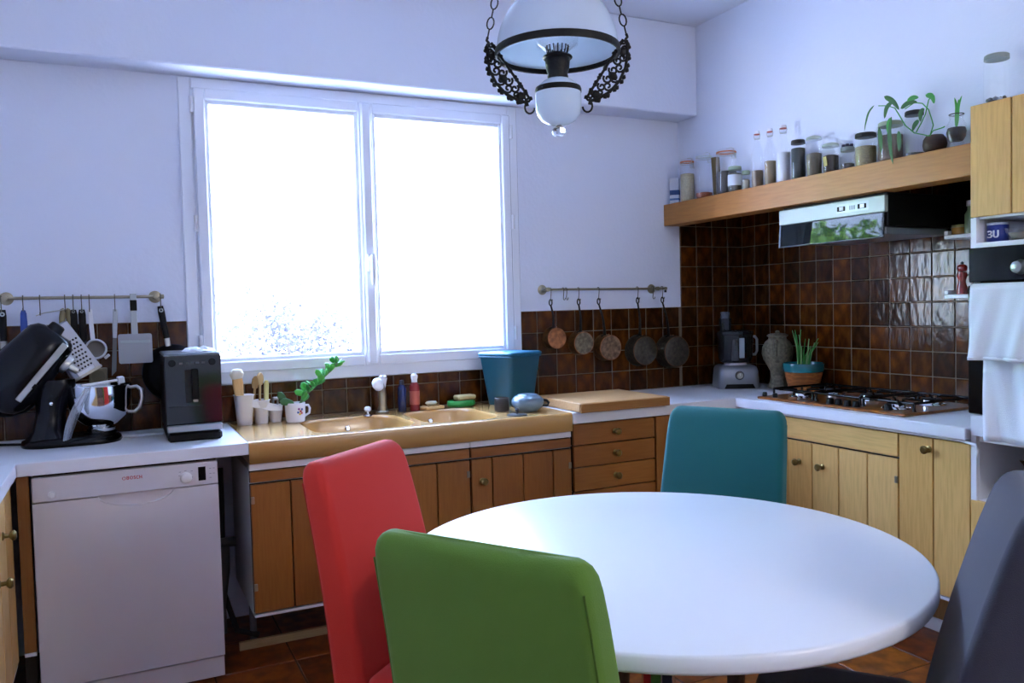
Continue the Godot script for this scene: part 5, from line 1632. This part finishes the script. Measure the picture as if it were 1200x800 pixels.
	t = thing("square_pan", "grey square metal pan with a flat handle hooked over the rail", "pan", V(-0.362, 1.455, z))
	var hb := G.new()
	hb.add(box(V(-0.0125, -0.165, 0.012), V(0.0125, 0.004, 0.015), 0.001))
	hb.add(box(V(-0.0125, 0.001, -0.01), V(0.0125, 0.004, 0.015), 0.001))
	obj(t, "handle", hb, M.alu)
	obj(t, "grip", box(V(-0.013, -0.066, 0.0145), V(0.013, -0.022, 0.018), 0.002), M.black)
	var gm := mat("9b9da2", 0.38, 0.6)
	var pan := []
	for q in [[0.0, 0.0], [-0.046, 0.012]]:
		var pp := PackedVector3Array()
		for v in rrect(0.122 - 2 * q[1], 0.116 - 2 * q[1], 0.008, 3):
			pp.append(V(v.x, v.y, q[0]))
		pan.append(pp)
	obj(t, "body", loft(pan), gm, T(V(0, -0.222, 0.06)))
	obj(t, "rim", loft([_shift(pan[0], 0.001, 1.04), _shift(pan[0], 0.006, 1.04)]), gm, T(V(0, -0.222, 0.058)))
	obj(t, "face_band", box(V(-0.056, 0.022, 0.0), V(0.056, 0.034, 0.003), 0.001), M.alu, T(V(0, -0.222, 0.0635)))


func _shift(p: PackedVector3Array, dz: float, k: float) -> PackedVector3Array:
	var o := PackedVector3Array()
	for v in p:
		o.append(V(v.x * k, v.y * k, v.z + dz))
	return o


# hangs by its handle, the bottom facing the room
func fry_pan(label: String, at: Vector3, hl: float, r: float, tilt: float) -> void:
	var t := thing("frying_pan", label, "pan", at)
	t.rotation_degrees.z = tilt
	var b := obj(t, "body", lathe(L([0, 0.04, r * 0.78, 0.04, r * 0.84, 0.036, r, 0, r + 0.003, 0.0, r + 0.001, -0.003, r * 0.97, 0, r * 0.8, 0.034, 0, 0.036]), 36), M.black, T(V(0, -hl - r, 0), V(90, 0, 0)))
	obj(t, "handle", loft([flat_ring(rrect(0.022, 0.012, 0.005, 3), 0.004, 0, 0.006), flat_ring(rrect(0.027, 0.016, 0.007, 3), -0.02, 0, 0.006), flat_ring(rrect(0.024, 0.017, 0.007, 3), -hl * 0.7, 0, 0.01), flat_ring(rrect(0.02, 0.014, 0.006, 3), -hl + 0.02, 0, 0.016)]), M.black)
	obj(t, "ferrule", loft([flat_ring(rrect(0.024, 0.018, 0.007, 3), -hl + 0.03, 0, 0.015), flat_ring(rrect(0.022, 0.016, 0.006, 3), -hl - 0.004, 0, 0.016)]), M.steel)
	obj(t, "eyelet", lathe(L([0.004, 0, 0.008, 0, 0.009, 0.002, 0.004, 0.003, 0.004, 0]), 16), M.alu, T(V(0, -0.014, 0.0135), V(90, 0, 0)))


func pan_rail() -> void:
	var z := 0.062
	rail("thin steel pan rail on the wall beside the window", V(1.592, 1.45, z), V(2.36, 1.446, z), [1.605, 2.305])
	var pans := [
		[1.652, 1.194, 0.058, 1.62, "smallest copper pan, bright bottom, nearest the window", "copper"],
		[1.813, 1.161, 0.064, 1.79, "second copper pan from the window with a dull grey bottom", "dark"],
		[1.977, 1.13, 0.072, 1.915, "middle copper pan with a reddish-rimmed bottom", "mid"],
		[2.197, 1.104, 0.085, 2.168, "large blackened pan hanging fourth from the window", "black"],
		[2.408, 1.089, 0.092, 2.335, "largest blackened pan at the rail end near the food processor", "black"]]
	for p in pans:
		s_hook("small hook holding the " + p[4].get_slice(",", 0).get_slice(" with ", 0).get_slice(" hanging", 0).get_slice(" at ", 0), V(p[3], 1.448, z), 0.052)
	for x in [1.697, 1.715]:
		s_hook("empty hook hanging between the two smallest pans, " + ("nearer the window" if x < 1.7 else "second from window"), V(x, 1.448, z), 0.045)
	s_hook("empty hook beside the rail end above the largest pan", V(2.27, 1.448, z), 0.05)
	for p in pans:
		var t := thing("copper_pan", p[4], "pan", V(p[3], 1.398, 0.058), 0, "pans hanging on the wall rail")
		var c := V(p[0] - p[3], p[1] - 1.398, 0.0)
		var r: float = p[2]
		var dep := r * 0.85
		var side: Material = M.copper_dark if p[5] != "black" else tex(mat("4c4638", 0.5, 0.3), N.scuff, V(8, 8, 8))
		var bot: Material = {"copper": M.copper, "dark": tex(mat("94866e", 0.55, 0.3), N.scuff, V(4, 4, 4)), "mid": tex(mat("9c7c62", 0.5, 0.3), N.scuff, V(4, 4, 4)), "black": tex(mat("524e42", 0.55, 0.2), N.scuff, V(4, 4, 4))}[p[5]]
		var zb := -0.04
		var body := lathe(L([0, dep, r * 0.9, dep, r * 0.955, dep - 0.004, r * 0.97, dep - 0.01, r, 0, r + 0.003, 0, r + 0.003, -0.003, r - 0.003, 0, r * 0.94, dep - 0.008, 0, dep - 0.004]), 40)
		var b := obj(t, "body", body, side, T(c + V(0, 0, zb), V(90, 0, 0)))
		obj(b, "bottom", lathe(L([0, 0.0012, r * 0.88, 0.0012, r * 0.9, 0, 0, 0]), 40), bot, T(V(0, dep + 0.0002, 0)))
		obj(b, "bottom_rim", ring(r * 0.915, 0.0022, V(0, dep - 0.001, 0), 40, 6), M.copper if p[5] != "black" else M.copper_dark)
		# iron handle: flat bar from the pan's wall up to a loop
		var top := V(0, -0.012, 0.006)
		var low := c + (top - c).normalized() * (r - 0.006) + V(0, 0, zb + 0.028)
		low.z = zb + 0.028
		var mid := top.lerp(low, 0.55) + V(0, 0, 0.012)
		var hg := G.new()
		hg.add(tube([V(0, -0.028, 0.006), top.lerp(low, 0.4) + V(0, 0, 0.01), mid, top.lerp(low, 0.85) + V(0, 0, 0.006), low], [0.0045, 0.0055, 0.0062, 0.0075, 0.009], 8))
		var lp := []
		for i in 14:
			var a := TAU * i / 14
			lp.append(V(0.0085 * sin(a), -0.016 + 0.016 * cos(a), 0.006))
		hg.add(tube(lp, 0.0034, 6, true))
		hg.add(lathe(L([0, 0.006, 0.02, 0.005, 0.024, 0, 0, 0]), 14), T(low + V(0, -0.004, 0.0), V(60, 0, 0), V(1, 1, 0.6)))
		obj(t, "handle", hg, M.iron)
		for q in [-0.009, 0.009]:
			obj(b, "rivet", lathe(L([0, 0.004, 0.003, 0.003, 0.004, 0, 0, 0]), 8), M.copper, T(V(q, 0.03, -r * 0.985), V(-90, 0, 0)))
	var t := thing("hanging_label", "tiny white tag stuck on the rail end by the alcove tiles", "tag", V(2.352, 1.43, 0.07))
	obj(t, "tag", box(V(-0.008, -0.006, 0), V(0.008, 0.006, 0.001)), M.black)


func right_worktop_things() -> void:
	# food processor
	var t := thing("food_processor", "food processor with grey metal base and dark clear bowl", "food processor", V(2.7, H + 0.0005, 0.24), -28)
	var r := []
	for q in [[0.0, 0.0], [0.004, 0.003], [0.1, -0.004], [0.118, -0.01], [0.126, -0.022], [0.128, -0.04]]:
		r.append(flat_ring(rrect(0.225 + 2 * q[1], 0.2 + 2 * q[1], 0.03, 5), q[0]))
	var b := obj(t, "base", loft(r), mat("8e939c", 0.4, 0.5))
	obj(b, "front_slot", extrude(PackedVector2Array([Vector2(-0.085, 0.002), Vector2(-0.072, 0.026), Vector2(0.072, 0.026), Vector2(0.085, 0.002)]), 0.09, 0.1035), M.black)
	var d := obj(b, "dial", lathe(L([0, 0.014, 0.015, 0.014, 0.017, 0.012, 0.019, 0, 0, 0]), 24), M.steel, T(V(0, 0.074, 0.1), V(90, 0, 0)))
	obj(d, "dial_ring", ring(0.022, 0.003, Vector3.ZERO, 26, 6), mat("4c5056", 0.4, 0.6))
	obj(d, "dial_mark", box(V(-0.0015, 0.0135, -0.014), V(0.0015, 0.015, 0.0)), M.white)
	obj(t, "drive_collar", lathe(L([0, 0.14, 0.06, 0.14, 0.064, 0.128, 0, 0.128]), 30), M.white)
	var dk := glassy(Color("2c3238"), 0.72)
	var bw := obj(t, "bowl", lathe(L([0, 0.142, 0.075, 0.142, 0.086, 0.15, 0.094, 0.17, 0.099, 0.29, 0.102, 0.295, 0.102, 0.3]), 40), dk)
	obj(bw, "blade_column", lathe(L([0, 0.27, 0.012, 0.268, 0.02, 0.15, 0, 0.15]), 16), M.white)
	obj(bw, "scale_strip", box(V(0.0, 0.17, 0.097), V(0.028, 0.28, 0.1005), 0.001), mat("9aa4ac", 0.3))
	obj(t, "bowl_handle", tube([V(0.1, 0.285, 0), V(0.13, 0.282, 0), V(0.142, 0.265, 0), V(0.142, 0.2, 0), V(0.13, 0.18, 0), V(0.1, 0.182, 0)], 0.0075, 10), mat("b4b8bc", 0.35), T(Vector3.ZERO, V(0, 19, 0)))
	obj(t, "lid", lathe(L([0, 0.325, 0.08, 0.324, 0.1, 0.316, 0.104, 0.301, 0, 0.301]), 40), dk)
	var ft := obj(t, "feed_tube", loft([flat_ring(rrect(0.06, 0.07, 0.02, 4), 0.32, -0.055, 0), flat_ring(rrect(0.066, 0.076, 0.022, 4), 0.39, -0.055, 0)]), dk)
	obj(ft, "pusher", loft([flat_ring(rrect(0.05, 0.06, 0.018, 4), 0.33, -0.055, 0), flat_ring(rrect(0.05, 0.06, 0.018, 4), 0.42, -0.055, 0), flat_ring(rrect(0.044, 0.054, 0.016, 4), 0.426, -0.055, 0)]), glassy(Color("5a6670"), 0.6))
	# stoneware amphora
	t = thing("stoneware_jar", "grey-brown stoneware jar with lid and two lug handles", "jar", V(2.862, H + 0.0005, 0.4))
	obj(t, "body", lathe(L([0, 0, 0.056, 0, 0.058, 0.006, 0.045, 0.03, 0.038, 0.06, 0.04, 0.09, 0.058, 0.125, 0.076, 0.155, 0.085, 0.19, 0.082, 0.225, 0.066, 0.255, 0.05, 0.268, 0.047, 0.278, 0.053, 0.284, 0, 0.284]), 36, 50), M.vase)
	obj(t, "lid", lathe(L([0, 0.317, 0.009, 0.316, 0.012, 0.309, 0.01, 0.303, 0.04, 0.3, 0.056, 0.292, 0.057, 0.285, 0, 0.285]), 30), M.vase)
	for s in [-1, 1]:
		obj(t, "lug", tube([V(s * 0.06, 0.262, 0), V(s * 0.085, 0.262, 0), V(s * 0.1, 0.24, 0), V(s * 0.098, 0.205, 0), V(s * 0.084, 0.18, 0)], [0.008, 0.01, 0.011, 0.01, 0.008], 10), M.vase, T(Vector3.ZERO, V(0, 40, 0)))
	t = thing("flower_pot", "terracotta flower pot with a teal glazed rim, growing chives", "pot", V(2.85, H + 0.0005, 0.6))
	obj(t, "body", lathe(L([0, 0, 0.072, 0, 0.076, 0.004, 0.097, 0.1, 0, 0.1]), 40), M.pot_clay)
	obj(t, "rim", lathe(L([0, 0.1, 0.099, 0.1, 0.105, 0.104, 0.109, 0.142, 0.107, 0.148, 0.102, 0.148, 0.098, 0.13, 0, 0.13]), 40), M.pot_teal)
	obj(t, "soil", lathe(L([0, 0.136, 0.097, 0.132, 0.097, 0.128, 0, 0.128]), 28), M.soil)
	t = thing("chives", "tuft of tall green chives growing in the terracotta pot", "herb", V(2.85, H + 0.133, 0.6))
	for i in 13:
		var a := i * 2.4
		var q := V(0.028 * cos(a), 0, 0.028 * sin(a))
		var hh := 0.1 + 0.09 * ((i * 7) % 5) / 4.0
		obj(t, "blade", tube([q, q * 1.3 + V(0.004, hh * 0.5, 0), q * 2.0 + V(0.018 * ((i % 3) - 0.6), hh, 0.01)], [0.0042, 0.004, 0.0016], 6), M.leaf if i % 3 else mat("7fae6a", 0.5))


func small_shelves() -> void:
	for q in [[1.606, "small white wall shelf holding the honey jar"], [1.354, "small white wall shelf holding the red pepper mill"]]:
		var t := thing("wall_shelf", q[1], "shelf", V(2.86, q[0], 1.675))
		obj(t, "board", box(V(-0.1, 0, -0.19), V(0.1, 0.016, 0.19), 0.002), M.white)
		obj(t, "end_lip", box(V(-0.1, 0.0165, -0.19), V(0.1, 0.034, -0.172), 0.002), M.white)
	var t := thing("honey_jar", "low jar of golden honey on the upper white shelf", "jar", V(2.8, 1.6225, 1.528))
	obj(t, "glass", lathe(L([0, 0, 0.028, 0, 0.031, 0.003, 0.031, 0.03, 0, 0.03]), 24), mat("9a6a24", 0.15, 0.0, 0.5))
	obj(t, "lid", lathe(L([0, 0.042, 0.029, 0.042, 0.031, 0.04, 0.031, 0.0305, 0, 0.0305]), 24), M.brass)
	t = thing("oil_bottle", "slim clear bottle with pale cap on the upper white shelf", "bottle", V(2.8, 1.6225, 1.575))
	obj(t, "glass", lathe(L([0, 0, 0.02, 0, 0.021, 0.003, 0.021, 0.08, 0.01, 0.1, 0.01, 0.115, 0, 0.115]), 20), mat("8a9a7a", 0.15, 0.0, 0.5))
	obj(t, "cap", lathe(L([0, 0.14, 0.012, 0.138, 0.013, 0.116, 0, 0.116]), 16), mat("d8d8d4", 0.4))
	t = thing("pepper_mill", "red turned pepper mill on the lower white shelf", "mill", V(2.8, 1.3705, 1.54))
	obj(t, "body", lathe(L([0, 0, 0.022, 0, 0.023, 0.004, 0.02, 0.03, 0.014, 0.05, 0.015, 0.06, 0.021, 0.078, 0.018, 0.094, 0, 0.095]), 24, 50), mat("8e1d1a", 0.2, 0.0, 0.6))
	obj(t, "head", lathe(L([0, 0.095, 0.016, 0.096, 0.021, 0.108, 0.019, 0.12, 0.01, 0.126, 0, 0.127]), 24, 50), mat("8e1d1a", 0.2, 0.0, 0.6))
	obj(t, "knob", lathe(L([0, 0.127, 0.006, 0.128, 0.007, 0.134, 0, 0.138]), 12), M.black)
	t = thing("spice_jar", "dark spice jar behind the pepper mill on the lower shelf", "jar", V(2.88, 1.3705, 1.66))
	obj(t, "glass", lathe(L([0, 0, 0.022, 0, 0.024, 0.003, 0.024, 0.07, 0, 0.07]), 20), mat("4a3424", 0.2, 0.0, 0.5))
	obj(t, "lid", lathe(L([0, 0.088, 0.02, 0.088, 0.022, 0.085, 0.022, 0.0705, 0, 0.0705]), 18), M.black)
